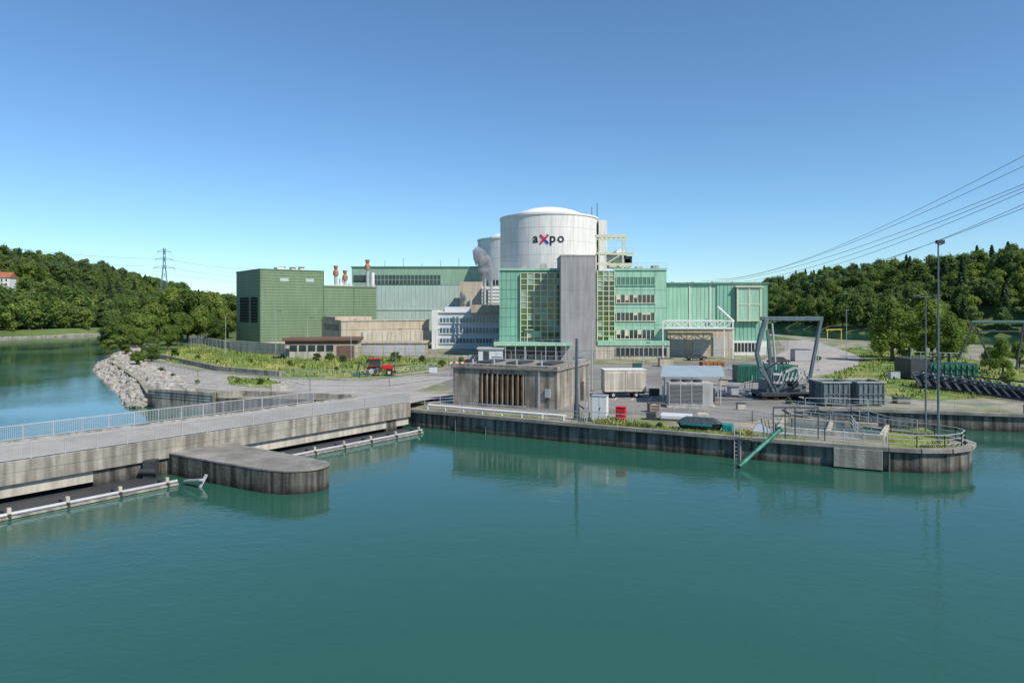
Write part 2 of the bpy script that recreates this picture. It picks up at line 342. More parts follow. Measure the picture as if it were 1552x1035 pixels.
W=Grp('riverbank_wall')
w=W.part('wall',conc,bevel=.03)
for a_,b_ in (((-46.3,87.2),(-36,83.2)),((-36,83.2),(-33.5,85)),((-33.5,85),(-19,81))): w.beam((*a_,1.1),(*b_,1.1),.5,2.5)
w.beam((*gp(240,542),2.1),(*gp(330,562),2.1),.4,.9); w.beam((*gp(330,562),2.1),(*gp(425,571),2.1),.4,.9)
W.done()
W=Grp('riverside_railing')
for l in ([(228,590,2.35),(330,596,2.35)],[(345,597,2.35),(470,598,2.35),(545,595,2.3)],[(410,571,1.7),(470,585,1.7),(590,586,1.7),(680,574,1.7)],[(430,569,1.7),(545,573,1.7),(660,560,1.7)],[(233,556,1.7),(300,571,1.7),(400,578,1.7)]):
    railing(W,[(*gp(u,v,z),z) for u,v,z in l],1.1,2.2,(.4,.75,1.1))
W.done()
st=Grp('concrete_steps',(*gp(412,592),GZ-.2),.3)
for i in range(6): st.part('steps',concL).box(i*.35,i*.35+.35,0,1.6,0,.25+i*.2)
st.part('cheek',concL).box(0,2.1,-.2,-.01,0,.9); st.part('cheek',concL).box(0,2.1,1.61,1.8,0,.9)
st.done()
# ---------------- pump house ----------------
ang=math.atan2(-.399,.917)
P=Grp('concrete_pumphouse',(-6.7,77.6,0),ang)
wl=P.part('walls',concP,bevel=.03); Lx,Ly=12.54,11.5
wl.box(0,3.3,0,.4,1.5,5.8); wl.box(8.8,Lx,0,.4,1.5,5.8); wl.box(3.3,8.8,0,.4,5.3,5.8); wl.box(3.3,8.8,0,.4,1.5,1.95)
wl.box(0,.4,.41,Ly,1.5,5.79); wl.box(Lx-.4,Lx,.41,Ly,1.5,5.79); wl.box(.41,Lx-.41,Ly-.4,Ly,1.5,5.79)
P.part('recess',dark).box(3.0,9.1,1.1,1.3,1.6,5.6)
for i in range(9):
    x=3.45+i*.62
    P.part('fins',rust).box(x,x+.2,-.06,.5,2.4,5.1); P.part('fin_frames',concP).box(x+.2,x+.29,-.12,.5,1.97,5.28)
    P.part('fin_feet',steelD).box(x-.02,x+.199,-.1,.5,1.97,2.39)
P.part('fin_sill',concP).box(3.1,9,-.25,-.003,1.75,1.95)
P.part('roof',concD,bevel=.04).box(-.15,Lx+.15,-.2,Ly+.15,5.8,6.08)
P.part('roof_upstand',concP).box(-.1,Lx+.1,-.12,.15,6.08,6.3); P.part('roof_upstand',concP).box(Lx-.15,Lx+.1,.15,Ly,6.08,6.3)
for i in range(3): P.part('roof_hatches',steelD,bevel=.03).box(1+i*3.8,2.9+i*3.8,4,8,6.08,6.3)
for x in (1.5,4.2,7,10): P.part('roof_vents',steel).cyl((x,2,6.08),(x,2,6.7),.12,n=8)
for z in (2.7,3.7,4.7): 
    P.part('board_lines',concD).box(-.006,3.3,-.006,.01,z,z+.04); P.part('board_lines',concD).box(8.8,Lx+.006,-.006,.01,z,z+.04); P.part('board_lines',concD).box(Lx-.01,Lx+.006,.0,Ly,z,z+.04)
P.part('door',steelD).box(Lx+.003,Lx+.05,8,9.2,1.7,3.9)
P.part('wall_pipe',steel,True).cyl((10.5,-.12,1.7),(10.5,-.12,5.8),.06,n=8); P.part('wall_box',steel,bevel=.02).box(11.2,11.8,-.2,-.003,3.0,3.9)
railing(P,[(.1,Ly,6.1),(Lx,Ly,6.1),(Lx,6,6.1)],1.,2)
P.done()
Q=Grp('quay_railing')
def off(i,d=.9):
    a_=Vector(isl[i]); pv=Vector(isl[i-1]); nx_=Vector(isl[i+1]); t=(nx_-pv).normalized(); n_=Vector((-t.y,t.x)); p=a_+n_*d; return (p.x,p.y,GZ)
railing(Q,[off(i) for i in range(1,3)],1.1,2,(.4,.75,1.1))
railing(Q,[(7,64.4,GZ),(11,62.4,GZ)],1.1,2,(.4,.75,1.1))
railing(Q,[off(i,.5) for i in range(4,14)],1.1,1.8,(.4,.75,1.1))
railing(Q,[off(i,.6) for i in range(15,19)],1.1,2,(.55,1.1))
for l in ([(1000,628),(1140,640),(1200,652),(1300,662)],[(1170,636),(1175,660),(1250,668),(1340,676)],[(1185,622),(1290,632),(1345,650),(1390,655)],[(1200,640),(1290,648),(1300,664)],[(890,640),(890,625),(960,628)],[(620,617),(690,612)],[(1080,602),(1140,590),(1140,575),(1100,570)],[(1240,612),(1260,618),(1345,622)]):
    railing(Q,[(*gp(u,v),GZ) for u,v in l],1.1,1.6,(.4,.75,1.1))
Q.done()
q=Part(white,True)
for a_,b_ in (((-9,73.5),(0,68.6)),((0,68.6),(5.2,66))): q.cyl((*a_,GZ+.45),(*b_,GZ+.45),.13,n=10)
for t in np.linspace(0,1,8): q.box(-9+14*t-.08,-9+14*t+.08,73.5-7.6*t-.1,73.5-7.6*t+.1,GZ,GZ+.4)
q.build('quay_water_pipe')
Fp=Grp('fish_pass_basin')
for a_,b_ in (((1180,655),(1335,668)),((1190,640),(1330,650)),((1180,655),(1190,640)),((1335,668),(1345,652)),((1255,661),(1260,645))):
    Fp.part('walls',concL,bevel=.02).beam((*gp(*a_),GZ+.2),(*gp(*b_),GZ+.2),.3,.6)
Fp.part('water',wm).prism([gp(1182,654),gp(1333,667),gp(1343,652),gp(1192,641)],GZ,GZ+.06,sides=False)
Fp.part('deck_plate',steel).prism([gp(1150,640),gp(1165,651),gp(1300,663),gp(1305,668),gp(1140,655)],GZ,GZ+.09)
Fp.part('concrete_patch',conc,bevel=.03).beam((25.4,53.95,.85),(28.5,52.52,.85),.35,1.5)
Fp.done()
fr=Grp('sluice_frame'); 
for u in (1172,1190,1205,1240): 
    x,y=gp(u,665); fr.part('posts',steelD).beam((x,y,GZ),(x,y,GZ+2.6),.08)
x0_,y0_=gp(1172,665);x1_,_=gp(1240,665); fr.part('top',steelD).beam((x0_,y0_,GZ+2.6),(x1_,y0_,GZ+2.6),.1); fr.part('top',steelD).beam((x0_,y0_,GZ+1.9),(x1_,y0_,GZ+1.9),.06)
fr.done()
dp=Grp('green_drain_pipe'); pa=Vector((ax(1183,56.3),56.3,zz(650,56.3))); pb=Vector((ax(1120,53.5),53.5,.15))
dp.part('pipe',pipeG,True).cyl(pa,pb,.17,n=14); dp.part('bracket',steelD).beam(pa.lerp(pb,.9)+Vector((-.2,.5,-.6)),pa.lerp(pb,.9)+Vector((-.2,.5,1.6)),.12)
dp.part('bracket',steelD).beam(pa+Vector((0,0,.2)),pa+Vector((0,1,-.6)),.15); dp.part('flange',pipeG,True).cyl(pa,pa+(pb-pa).normalized()*.12,.25,n=14)
dp.done()
lad=Grp('quay_ladder')
for dx in (0,.45): lad.part('rails',steel).beam((ax(1113,57)+dx,57.0-dx*.45,-.3),(ax(1113,57)+dx,57.0-dx*.45,2.8),.06)
for i in range(9): lad.part('rungs',steel).beam((ax(1113,57),57,i*.33),(ax(1113,57)+.45,56.8,i*.33),.04)
lad.done()
# ---------------- quay objects ----------------
def wheel(g,x,y,z,r,w,axis='y'):
    d=Vector((0,w/2,0)) if axis=='y' else Vector((w/2,0,0)); c=Vector((x,y,z))
    g.part('tyres',tyre,True).cyl(c-d,c+d,r,n=20); g.part('rims',steel,True).cyl(c-d*1.06,c+d*1.06,r*.5,n=14)
T=Grp('site_trailer',(ax(917,82),82.5,GZ),.05)
T.part('body',creamC,bevel=.05).box(0,5.1,0,2.4,.75,3.35)
T.part('roof',white,bevel=.04).box(-.06,5.16,-.06,2.46,3.35,3.45)
T.part('panel_seams',steelD).box(2.5,2.56,-.012,0,.8,3.3); 
for x in (.3,1.4,2.8,3.9):
    T.part('vents',concL).box(x,x+.9,-.03,-.004,1.1,3.0)
T.part('chassis',steelD).box(.1,5,.2,2.2,.5,.74)
for x in (1.1,3.9):
    for y in (.15,2.2): wheel(T,x,y,.38,.38,.25)
T.part('drawbar',steelD).beam((5.1,1.2,.6),(6.3,1.2,.5),.1)
T.done()
C=Grp('white_control_cabinet',(ax(896,65.5),65.2,GZ),-.35)
C.part('body',white,bevel=.03).box(0,1.45,0,.9,.12,2.5); C.part('plinth',concD).box(.05,1.4,.05,.85,0,.12)
C.part('door_seams',steelD).box(.71,.735,-.008,0,.2,2.4); C.part('handle',steelD).box(.8,.84,-.05,-.009,1.2,1.45); C.part('roof_cap',steel).box(-.05,1.5,-.05,.95,2.5,2.56)
C.done()
C=Grp('red_fire_hose_cabinet',(ax(931,65),64.3,GZ),-.3)
C.part('body',red,bevel=.12).box(0,.95,0,.7,.25,1.45); C.part('lid',red,bevel=.08).box(-.04,.99,-.04,.74,1.46,1.6); C.part('legs',steelD).box(.1,.2,.1,.6,0,.25); C.part('legs',steelD).box(.75,.85,.1,.6,0,.25); C.part('handle',steelD).box(.44,.5,-.04,-.003,.85,1.1)
C.done()
K=Grp('open_shelter',(ax(1000,80),80.5,GZ),-.08)
K.part('roof',M('shelter_roof',(.33,.39,.41),.4,.1,.6),bevel=.02).add([(-.3,-3.6,3.1),(6.8,-3.6,3.1),(7.9,3,3.75),(.8,3,3.75),(-.3,-3.6,3.25),(6.8,-3.6,3.25),(7.9,3,3.9),(.8,3,3.9)],[(0,3,2,1),(4,5,6,7),(0,1,5,4),(1,2,6,5),(2,3,7,6),(3,0,4,7)])
for x,y,z in ((0,-3.3,3.1),(6.4,-3.3,3.1),(3.2,-3.3,3.1),(1,2.7,3.7),(7.4,2.7,3.7)): K.part('posts',steel).beam((x,y,0),(x,y,z),.12)
K.part('equipment',steelD,bevel=.05).box(5,6.3,-1,1,0,1.6); K.part('bench',concL).box(1.5,3,0,1,0,1.1)
K.done()
A=Grp('air_chiller_unit',(ax(1014,74.5),74.6,GZ),-.12)
A.part('body',M('chiller_grey',(.43,.43,.40),.5,.1,1,streak=.15),bevel=.03).box(0,4.7,0,2.2,.25,2.75)
A.part('coil',steelD).box(.15,3.6,-.03,-.004,.5,2.5)
for i in range(14): A.part('fins',seam).box(.15,3.6,-.06,-.031,.55+i*.14,.585+i*.14)
for x in (1.2,2.4): A.part('frame',steel).box(x,x+.08,-.08,-.061,.5,2.5)
for x in (.8,2.0,3.2): A.part('fans',steelD,True).cyl((x,1.1,2.75),(x,1.1,3.0),.5,n=20)
A.part('skid',concL).box(-.2,5,-.2,2.4,0,.24)
A.done()
bt=Grp('tarp_covered_boat',(16.7,60.9,GZ),-.42)
hull=[(-1.9,.5),(-1.6,.75),(.5,.8),(1.6,.5),(2.1,0),(1.6,-.5),(.5,-.8),(-1.6,-.75),(-1.9,-.5)]; n=9
v=[(x*.85,y*.6,.12) for x,y in hull]+[(x,y,.7) for x,y in hull]
bt.part('hull',steelD,True).add(v,[(i,(i+1)%n,n+(i+1)%n,n+i) for i in range(n)]+[tuple(reversed(range(n)))])
tv=[(x*1.03,y*1.05,.69) for x,y in hull]+[(x*.75,y*.45,1.0+.14*(i%2)) for i,(x,y) in enumerate(hull)]
bt.part('cover',M('dark_tarp',(.05,.065,.07),.4,.3,2,.5,4)).add(tv,[(i,(i+1)%n,n+(i+1)%n,n+i) for i in range(n)]+[tuple(range(n,2*n))])
bt.part('teal_box',tarp,bevel=.08).box(2.0,2.9,-.7,.4,.0,.75); bt.part('teal_strip',tarp).box(-1.5,1.2,-.86,-.8,.5,.68)
bt.part('trestles',steel).box(-1.2,-1,-.6,.6,0,.14); bt.part('trestles',steel).box(.8,1,-.6,.6,0,.14)
bt.done()
ps=Grp('tarp_covered_pallets',(ax(1000,66),66,GZ),-.3)
ps.part('tarp',offw,bevel=.12).box(0,3.0,0,1.5,.12,.6); ps.part('pallet',brown).box(.05,2.95,.05,1.45,0,.11); ps.part('crate',concL,bevel=.03).box(3.5,4.5,0,1.2,0,.8); ps.part('dark_crate',steelD,bevel=.03).box(-1.3,-.4,0,.9,0,.7)
ps.done()
pl=Grp('pallet_stack',(ax(985,71),71,GZ),.2)
for k in range(6): pl.part('boards',beige).box(0,1.2,0,.8,k*.15,k*.15+.04); pl.part('blocks',brown).box(.02,.2,.02,.78,k*.15+.04,k*.15+.149); pl.part('blocks',brown).box(1,1.18,.02,.78,k*.15+.04,k*.15+.149)
pl.done()
for i,(x0) in enumerate((ax(1248,75.5),ax(1301,75.5))):
    S=Grp('waste_skip',(x0,75.6,GZ),0.0); w_=3.0; dd=3.6; hh=2.6
    s=S.part('walls',skipM,bevel=.02)
    s.box(0,w_,0,.1,.2,hh); s.box(0,w_,dd-.1,dd,.2,hh); s.box(0,.1,.1,dd-.1,.2,hh); s.box(w_-.1,w_,.1,dd-.1,.2,hh); S.part('floor',dark).box(.1,w_-.1,.1,dd-.1,.2,.6)
    for k in range(6): S.part('ribs',skipM).box(.1+k*.54,.2+k*.54,-.1,-.003,.25,hh-.12)
    S.part('mid_rib',skipM).box(0,w_,-.12,-.101,1.3,1.42)
    for k in range(6): S.part('ribs',skipM).box(-.1,-.003,.1+k*.62,.2+k*.62,.25,hh-.12)
    for a4 in ((-.12,w_+.12,-.13,0.1),(-.12,.05,.1,dd+.1),(w_-.05,w_+.12,.1,dd+.1),(.05,w_-.05,dd-.02,dd+.12)): S.part('rim',seam).box(*a4,hh+.003,hh+.13)
    S.part('load',gravel).box(.12,w_-.12,.12,dd-.12,2.0,2.3)
    for y in (.6,dd-.6): S.part('rollers',steelD,True).cyl((.2,y,.14),(w_-.2,y,.14),.14,n=10)
    S.done()
cg=Grp('green_container',(ax(1117,100),100,GZ),-.03)
cg.part('body',contG,bevel=.03).box(0,8.8,0,2.4,.1,2.5)
for i in range(24): cg.part('corrugation',contG).box(.15+i*.36,.33+i*.36,-.05,-.003,.25,2.35)
cg.part('corner_posts',steelD).box(-.02,.1,-.04,.1,.05,2.55); cg.part('corner_posts',steelD).box(8.7,8.82,-.04,.1,.05,2.55)
cg.done()
C=Grp('rack_cleaning_crane')
def cpnt(u,v,d): return Vector((ax(u,d),d,zz(v,d)))
for d in (81,84):
    prof=[(1178,600),(1166,575),(1152,556),(1147,535),(1152,510),(1160,484)]
    for a_,b_ in zip(prof[:-1],prof[1:]): C.part('curved_leg',craneM,bevel=.03).beam(cpnt(*a_,d),cpnt(*b_,d),.4,.65)
    C.part('top_beam',craneM,bevel=.03).beam(cpnt(1153,483,d),cpnt(1247,483,d),.35,.5)
    C.part('right_leg',craneM,bevel=.02).beam(cpnt(1244,486,d),cpnt(1226,580,d),.3,.45)
    C.part('hydraulics',steel,True).cyl(cpnt(1170,490,d),cpnt(1176,560,d),.12); C.part('hydraulics2',craneM).beam(cpnt(1163,500,d),cpnt(1170,575,d),.3,.3)
for u,v in ((1156,483),(1200,483),(1245,484),(1148,535),(1226,578)): C.part('cross_beams',craneM).beam(cpnt(u,v,81),cpnt(u,v,84),.3)
for k in range(5):
    C.part('lattice',craneM).beam(cpnt(1160+k*17,487,81),cpnt(1177+k*17,481,84),.12)
C.part('base_frame',steelD,bevel=.03).box(ax(1148,82),ax(1222,82),80.6,84.4,GZ+.45,GZ+.9)
C.part('machine_body',craneM,bevel=.06).box(ax(1158,82),ax(1188,82),81,84,GZ+.9,GZ+2.3)
C.part('machine_body',craneM).box(ax(1188,82),ax(1218,82),81.3,83.8,GZ+.9,GZ+1.6)
C.part('cabin',seam,bevel=.04).box(ax(1166,82),ax(1180,82),80.7,81.9,GZ+1.9,GZ+3.1); C.part('cabin_glass',glass).box(ax(1167,82),ax(1179,82),80.66,80.698,GZ+2.3,GZ+2.95)
for k in range(7): C.part('rake_tines',steel).beam(cpnt(1185+k*6,562,81+k*.1),cpnt(1180+k*6,578,80.2),.09)
for a_,b_ in (((1185,566),(1205,557)),((1205,557),(1220,562)),((1220,562),(1226,580)),((1190,575),(1224,572))): C.part('rake_arm',seam).beam(cpnt(*a_,81),cpnt(*b_,81),.22,.28)
C.part('winch',steelD,True).cyl((ax(1200,82),80.9,GZ+1.9),(ax(1200,82),83.5,GZ+1.9),.4,n=16)
for a_,b_ in (((1160,560),(1185,545)),((1185,545),(1190,566)),((1156,548),(1180,600)),((1182,590),(1222,582))): C.part('hoses_and_struts',steelD).beam(cpnt(*a_,80.8),cpnt(*b_,80.8),.12)
for u in (1153,1170,1200,1216):
    for y in (80.8,84.2): C.part('wheels',tyre,True).cyl((ax(u,82),y-.1,GZ+.3),(ax(u,82),y+.1,GZ+.3),.3,n=14)
C.done()
rl=Part(steelD)
for y in (80.8,84.2): rl.box(22,33.5,y-.05,y+.05,GZ+.01,GZ+.1)
rl.build('crane_rail_track')
def lamp(name,u,d,vb,vt,r=.09,arm=None,mat=steel,base=GZ):
    g=Grp(name,(ax(u,d),d,base)); h=zz(vt,d)-base
    g.part('mast',mat,True).cyl((0,0,0),(0,0,h),r,r*.6,n=10); g.part('base_plate',steelD).box(-.25,.25,-.25,.25,0,.08)
    if arm=='double':
        g.part('arm',mat).beam((-.9,0,h),(.9,0,h),.08)
        for s_ in (-1,1): g.part('lamp_heads',steelD,bevel=.03).box(s_*.9-.35,s_*.9+.35,-.2,.2,h-.02,h+.16)
    elif arm=='single': g.part('arm',mat).beam((0,0,h),(.8,0,h+.1),.07); g.part('lamp_heads',steelD).box(.5,1.2,-.12,.12,h+.02,h+.14)
    elif arm=='cam': g.part('lamp_heads',steelD).box(-.15,.45,-.15,.15,h-.25,h+.05); g.part('camera_arm',steelD).beam((0,0,h-.4),(.5,0,h-.2),.06)
    g.done()
lamp('camera_mast',1422,55.5,672,365,.1,'cam',craneM); lamp('street_lamp',1403,59,660,450,.08,'double',craneM)
lamp('street_lamp',897,90,590,486,.1,'single'); lamp('steel_post',893,67,640,568,.08)
for u,d,vt in ((418,150,472),(466,150,482),(660,140,500),(720,160,505),(1283,150,470),(1105,120,500),(532,140,485),(795,128,505),(975,120,520),(342,160,480),(1240,120,510),(600,130,500)): lamp('street_lamp',u,d,0,vt,.07,'single')
g=Grp('mooring_davit',(ax(874,66.5),66.5,GZ)); h=zz(513,66.5)-GZ
g.part('post',poleB,True).cyl((0,0,0),(0,0,h),.2,.12,n=12); g.part('sleeve',poleB,True).cyl((0,0,0),(0,0,1.6),.3,.26,n=12); g.part('arm',poleB).beam((0,0,1.6),(.7,-.3,1.1),.12); g.done()
Tt=Grp('red_tractor',(ax(548,110),110,GZ),.15)
Tt.part('hood',red,bevel=.12).box(3.2,5.0,-.45,.45,1.0,1.75); Tt.part('rear_body',steelD,bevel=.1).box(1.0,3.2,-.6,.6,.8,1.5); Tt.part('grille',steelD).box(5.003,5.04,-.35,.35,1.05,1.65)
Tt.part('cab_glass',glass,bevel=.05).box(1.3,2.9,-.65,.65,1.5,2.65); Tt.part('cab_roof',red,bevel=.08).box(1.15,3.05,-.75,.75,2.65,2.85)
for x in (1.3,2.9):
    for y in (-.67,.67): Tt.part('cab_pillars',steelD).beam((x,y,1.4),(x,y,2.68),.09)
for y in (-.85,.85): wheel(Tt,1.6,y,.82,.82,.45); wheel(Tt,4.4,y,.55,.55,.35); Tt.part('fenders',red,bevel=.04).box(.9,2.4,y-.25,y+.25,1.6,1.7)
Tt.part('exhaust',steelD).cyl((3.4,.3,1.7),(3.4,.3,2.7),.05); Tt.part('front_linkage',steelD).box(5.0,5.5,-.7,.7,.4,.8)
Tt.part('mower_arm',steelD).beam((1,0,1.2),(-.3,-.3,2.2),.15); Tt.part('mower_arm',contG).beam((-.3,-.3,2.2),(-.6,-1.2,.6),.2); Tt.part('mower_head',contG,bevel=.05).box(-1.2,.4,-1.6,-.9,.15,.6)
Tt.part('hyd_mast',contG).beam((5.2,.2,.6),(5.4,.2,3.2),.12)
Tt.done()
def car(name,u,v,rot,m):
    x,y=gp(u,v); g=Grp(name,(x,y,GZ),rot)
    prof=[(-2.1,.35),(-2.15,.8),(-1.6,.95),(-1.0,1.42),(.5,1.45),(1.2,.98),(2.0,.85),(2.15,.4)]
    vs_=[(a,-.85,b) for a,b in prof]+[(a,.85,b) for a,b in prof]; n=8
    g.part('body',m,bevel=.06).add(vs_,[tuple(range(n)),tuple(reversed(range(n,2*n)))]+[(i,n+i,n+(i+1)%n,(i+1)%n) for i in range(n)])
    for s_ in (-1,1): g.part('side_glass',glass).add([(-1.4,s_*.86,1.0),(-.95,s_*.86,1.36),(.45,s_*.86,1.38),(1.0,s_*.86,1.0)],[(0,1,2,3)])
    for a in (-1.35,1.35):
        for s_ in (-.8,.8): wheel(g,a,s_,.33,.33,.22)
    g.done()
car('parked_car',1055,546,.1,steelD); car('parked_car',1180,552,.3,steelD); car('parked_car',715,556,0,steelD)
# ---------------- buildings ----------------
rotA=math.atan2(.62,.78)
A=Grp('green_ribbed_building',(-70,190,0),rotA)
A.part('walls',greenA).box(0,18.4,0,21.8,1,23.4); A.part('walls',greenA).box(18.41,35.6,0,21.8,1,19)
for k in range(27):
    z=2.6+k*.8
    if z<23.2: A.part('ribs',greenA2).box(-.05,18.4,-.05,-.003,z,z+.14); A.part('ribs',greenA2).box(-.06,-.003,0,21.8,z,z+.14)
    if z<18.8: A.part('ribs',greenA2).box(18.42,35.6,-.05,-.003,z,z+.14)
A.part('parapet',greenA2).box(-.12,18.5,-.12,.2,23.3,23.7); A.part('parapet',greenA2).box(-.12,.2,.2,21.9,23.3,23.7); A.part('parapet',greenA2).box(18.5,35.7,-.12,.2,18.95,19.3)
A.part('doors',dark).box(-.14,-.061,2.5,8,8.6,15.8); A.part('doors',dark).box(-.14,-.061,10,18,8.6,15.8)
for k in range(8): A.part('door_slats',greenA2).box(-.18,-.141,2.5,18,9.1+k*.85,9.2+k*.85)
A.part('plinth',concL).box(-.2,35.7,-.2,-.06,1,3.2); A.part('plinth',concL).box(-.25,-.07,0,21.8,1,3.2)
for x in (5.5,13): A.part('louvres',paleB).box(x,x+2.4,-.1,-.052,20.3,21.2)
A.part('corner_trim',greenA2).box(-.15,.15,-.15,-.06,1,23.3); A.part('downpipe',greenA2).box(18.3,18.5,-.15,-.06,1,23.3); A.part('downpipe',greenA2).box(28,28.15,-.15,-.06,1,19)
for x,y in ((9,8),(12.5,9),(14,6)): A.part('roof_vents',white,True).cyl((x,y,23.4),(x,y,24.9),.9,n=14); A.part('roof_vents',white,True).cyl((x,y,24.9),(x,y,25.2),1.3,.3,n=14)
A.part('roof_box',white).box(6.5,8.5,5,8,23.4,24.6)
railing(A,[(18.6,.3,19.3),(35.4,.3,19.3)],1.1,2.2,nm='roof_railing')
A.done()
S=Grp('exhaust_stack')
for u,vt in ((509,403),(523,410),(557,394)):
    d=213; x=ax(u,d); zt=zz(vt,d)
    S.part('pipe',steel,True).cyl((x,d,15),(x,d,zt-3),.5,n=14); S.part('head',rustO,True).cyl((x,d,zt-3),(x,d,zt-1.8),.85,.85,n=14); S.part('head',rustO,True).cyl((x,d,zt-1.8),(x,d,zt-1.2),.85,.45,n=14); S.part('head',rustO,True).cyl((x,d,zt-1.2),(x,d,zt),.45,.75,n=14)
    S.part('silencer',white,True).cyl((x+1.6,d,15),(x+1.6,d,zt-4),.6,n=14)
S.part('duct',white).box(ax(487,212),ax(533,212),212,214,18,19.9)
S.done()
Bb=Grp('turbine_hall'); d=235; x0,x1=ax(533,d),ax(727,d); zt=zz(406,d)
Bb.part('upper_walls',greenB).box(x0,x1,d,285,zz(432,d),zt); Bb.part('lower_walls',paleB).box(x0,x1,d+.1,285,1,zz(432,d)-.003)
wx0,wx1=ax(566,d),ax(668,d); Bb.part('windows',glass).box(wx0,wx1,d-.12,d-.003,zz(431,d),zz(417,d)); Bb.part('windows',glass).box(ax(536,d),ax(560,d),d-.12,d-.003,zz(428,d),zz(417,d))
n=18
for i in range(n+1): x=wx0+(wx1-wx0)*i/n; Bb.part('mullions',greenB).box(x-.08,x+.08,d-.2,d-.121,zz(431,d),zz(417,d))
Bb.part('mullions',greenB).box(wx0,wx1,d-.18,d-.122,zz(424.5,d),zz(423.8,d))
for i in range(30): x=x0+(x1-x0)*i/30; Bb.part('seams',seamP).box(x,x+.08,d+.04,d+.097,1,zz(432,d)-.1)
Bb.part('parapet',tealD).box(x0-.2,x1+.2,d-.25,d+.1,zt,zt+.5)
Bb.part('roof_plant',white).box(-40,-36,250,256,zt,zt+1.6); Bb.part('roof_plant',white).box(-30,-28,245,250,zt,zt+1.2)
for k in range(6): Bb.part('roof_aerials',steelD).cyl((x0+4+k*6.5,240,zt),(x0+4+k*6.5,240,zt+1.8+k%3),.07,n=5)
Bb.part('grey_wall_band',paleB).box(ax(570,d),x1,d-.1,d+.09,zz(470,d),zz(468,d))
Bb.done()
I=Grp('auxiliary_building')
I.part('concrete_block',beige).box(ax(697,215),ax(729,215),215,232,1,zz(427,215)); I.part('panel',concL).box(ax(700,215),ax(726,215),214.9,214.99,zz(462,215),zz(445,215))
I.part('clad_block',white).box(ax(730,212),ax(758,212),212,228,1,zz(434,212))
for k in range(9): I.part('louvre_lines',seam).box(ax(731,212),ax(757,212),211.85,211.99,10+k*1.05,10.3+k*1.05)
I.part('dark_slot',glass).box(ax(733,212),ax(740,212),211.7,211.84,zz(460,212),zz(440,212))
I.part('pipes',steel,True).cyl((ax(735,211),210,8),(ax(735,211),210,22),.4); I.part('pipes',steel,True).cyl((ax(745,211),210,8),(ax(745,211),210,21),.35)
I.done()
O=Grp('office_building'); d=185
O.part('walls',offw).box(ax(660,d),ax(757,d),d,200,1,zz(474,d)); O.part('upper_walls',offw).box(ax(672,d),ax(757,d),d+4,200,zz(474,d),zz(465,d)); O.part('stair_wall',white).box(ax(655,d),ax(664,d),d-1,198,1,zz(470,d))
O.part('entrance_box',beige).box(ax(715,d),ax(757,d),d-3,d+4,zz(474,d)+.01,zz(462,d))
for v0,v1 in ((489,482),(505,497),(520,513)):
    O.part('windows',glassB).box(ax(666,d),ax(756,d),d-.12,d-.003,zz(v0,d),zz(v1,d)); O.part('sills',white).box(ax(666,d),ax(756,d),d-.3,d-.003,zz(v0+1.2,d),zz(v0,d)-.003)
    for k in range(19): x=ax(666+k*5,d); O.part('mullions',white).box(x-.08,x+.08,d-.2,d-.121,zz(v0,d),zz(v1,d))
O.part('parapet',white).box(ax(659,d),ax(758,d),d-.4,d+.1,zz(474,d),zz(472,d))
for u in (686,692): O.part('panels',glassB).box(ax(u,d),ax(u+3,d),d-.35,d-.21,zz(518,d),zz(480,d))
O.done()
Ob=Grp('beige_service_building',(-43.8,175,0),math.radians(31.4))
Ob.part('walls',beige).box(0,24.6,0,17.6,1,9.3); 
Ob.part('band',concL).box(5.5,24.7,-.4,-.003,3,6.6); Ob.part('louvres',steel).box(7,23,-.5,-.41,1.8,3.4)
Ob.part('grooves',concD).box(-.03,24.6,-.03,-.004,7,7.12)
for k in range(7): Ob.part('pilasters',concL).box(5.5+k*2.7,5.7+k*2.7,-.5,-.401,3.4,6.6)
Ob.part('left_louvre',concD).box(-.06,-.004,2,15,6.8,8.4); Ob.part('parapet',concL).box(-.2,24.8,-.2,.2,9.3,9.6); Ob.part('parapet',concL).box(-.2,.2,.2,17.6,9.3,9.6)
Ob.part('roof_block',beige).box(0,10,5,17,9.3,10.4)
railing(Ob,[(11,.4,9.6),(24,.4,9.6)],1.1,2.2,nm='roof_railing')
Ob.done()
Gh=Grp('gatehouse',(ax(432,146),146,0),.12); wd=15.2
Gh.part('walls',concL).box(0,wd,0,8,1,4.9); Gh.part('roof',brown,bevel=.05).box(-.5,wd+.5,-.6,8.5,5.6,6.2); Gh.part('fascia_band',brown).box(0,wd,-.1,-.003,4.9,5.6); Gh.part('upper',concL).box(0,wd,0.01,7.9,4.9,5.6)
for k in range(5): Gh.part('windows',glass).box(1+k*1.9,2.5+k*1.9,-.08,-.004,3.4,4.7)
Gh.part('brick_panel',brown).box(10.8,14.5,-.09,-.004,1.6,4.6); Gh.part('door',steelD).box(.1,.9,-.1,-.004,1.7,4)
Gh.done()
Lw=Grp('low_shed',(ax(545,160),160,0),.05); Lw.part('walls',concL).box(0,15.5,0,6,1,4.4); Lw.part('roof',beige).box(-.3,15.8,-.3,6.3,4.4,4.8)
for k in range(6): Lw.part('doors',steel).box(.6+k*2.5,2.6+k*2.5,-.06,-.004,1.7,4.0)
Lw.done()
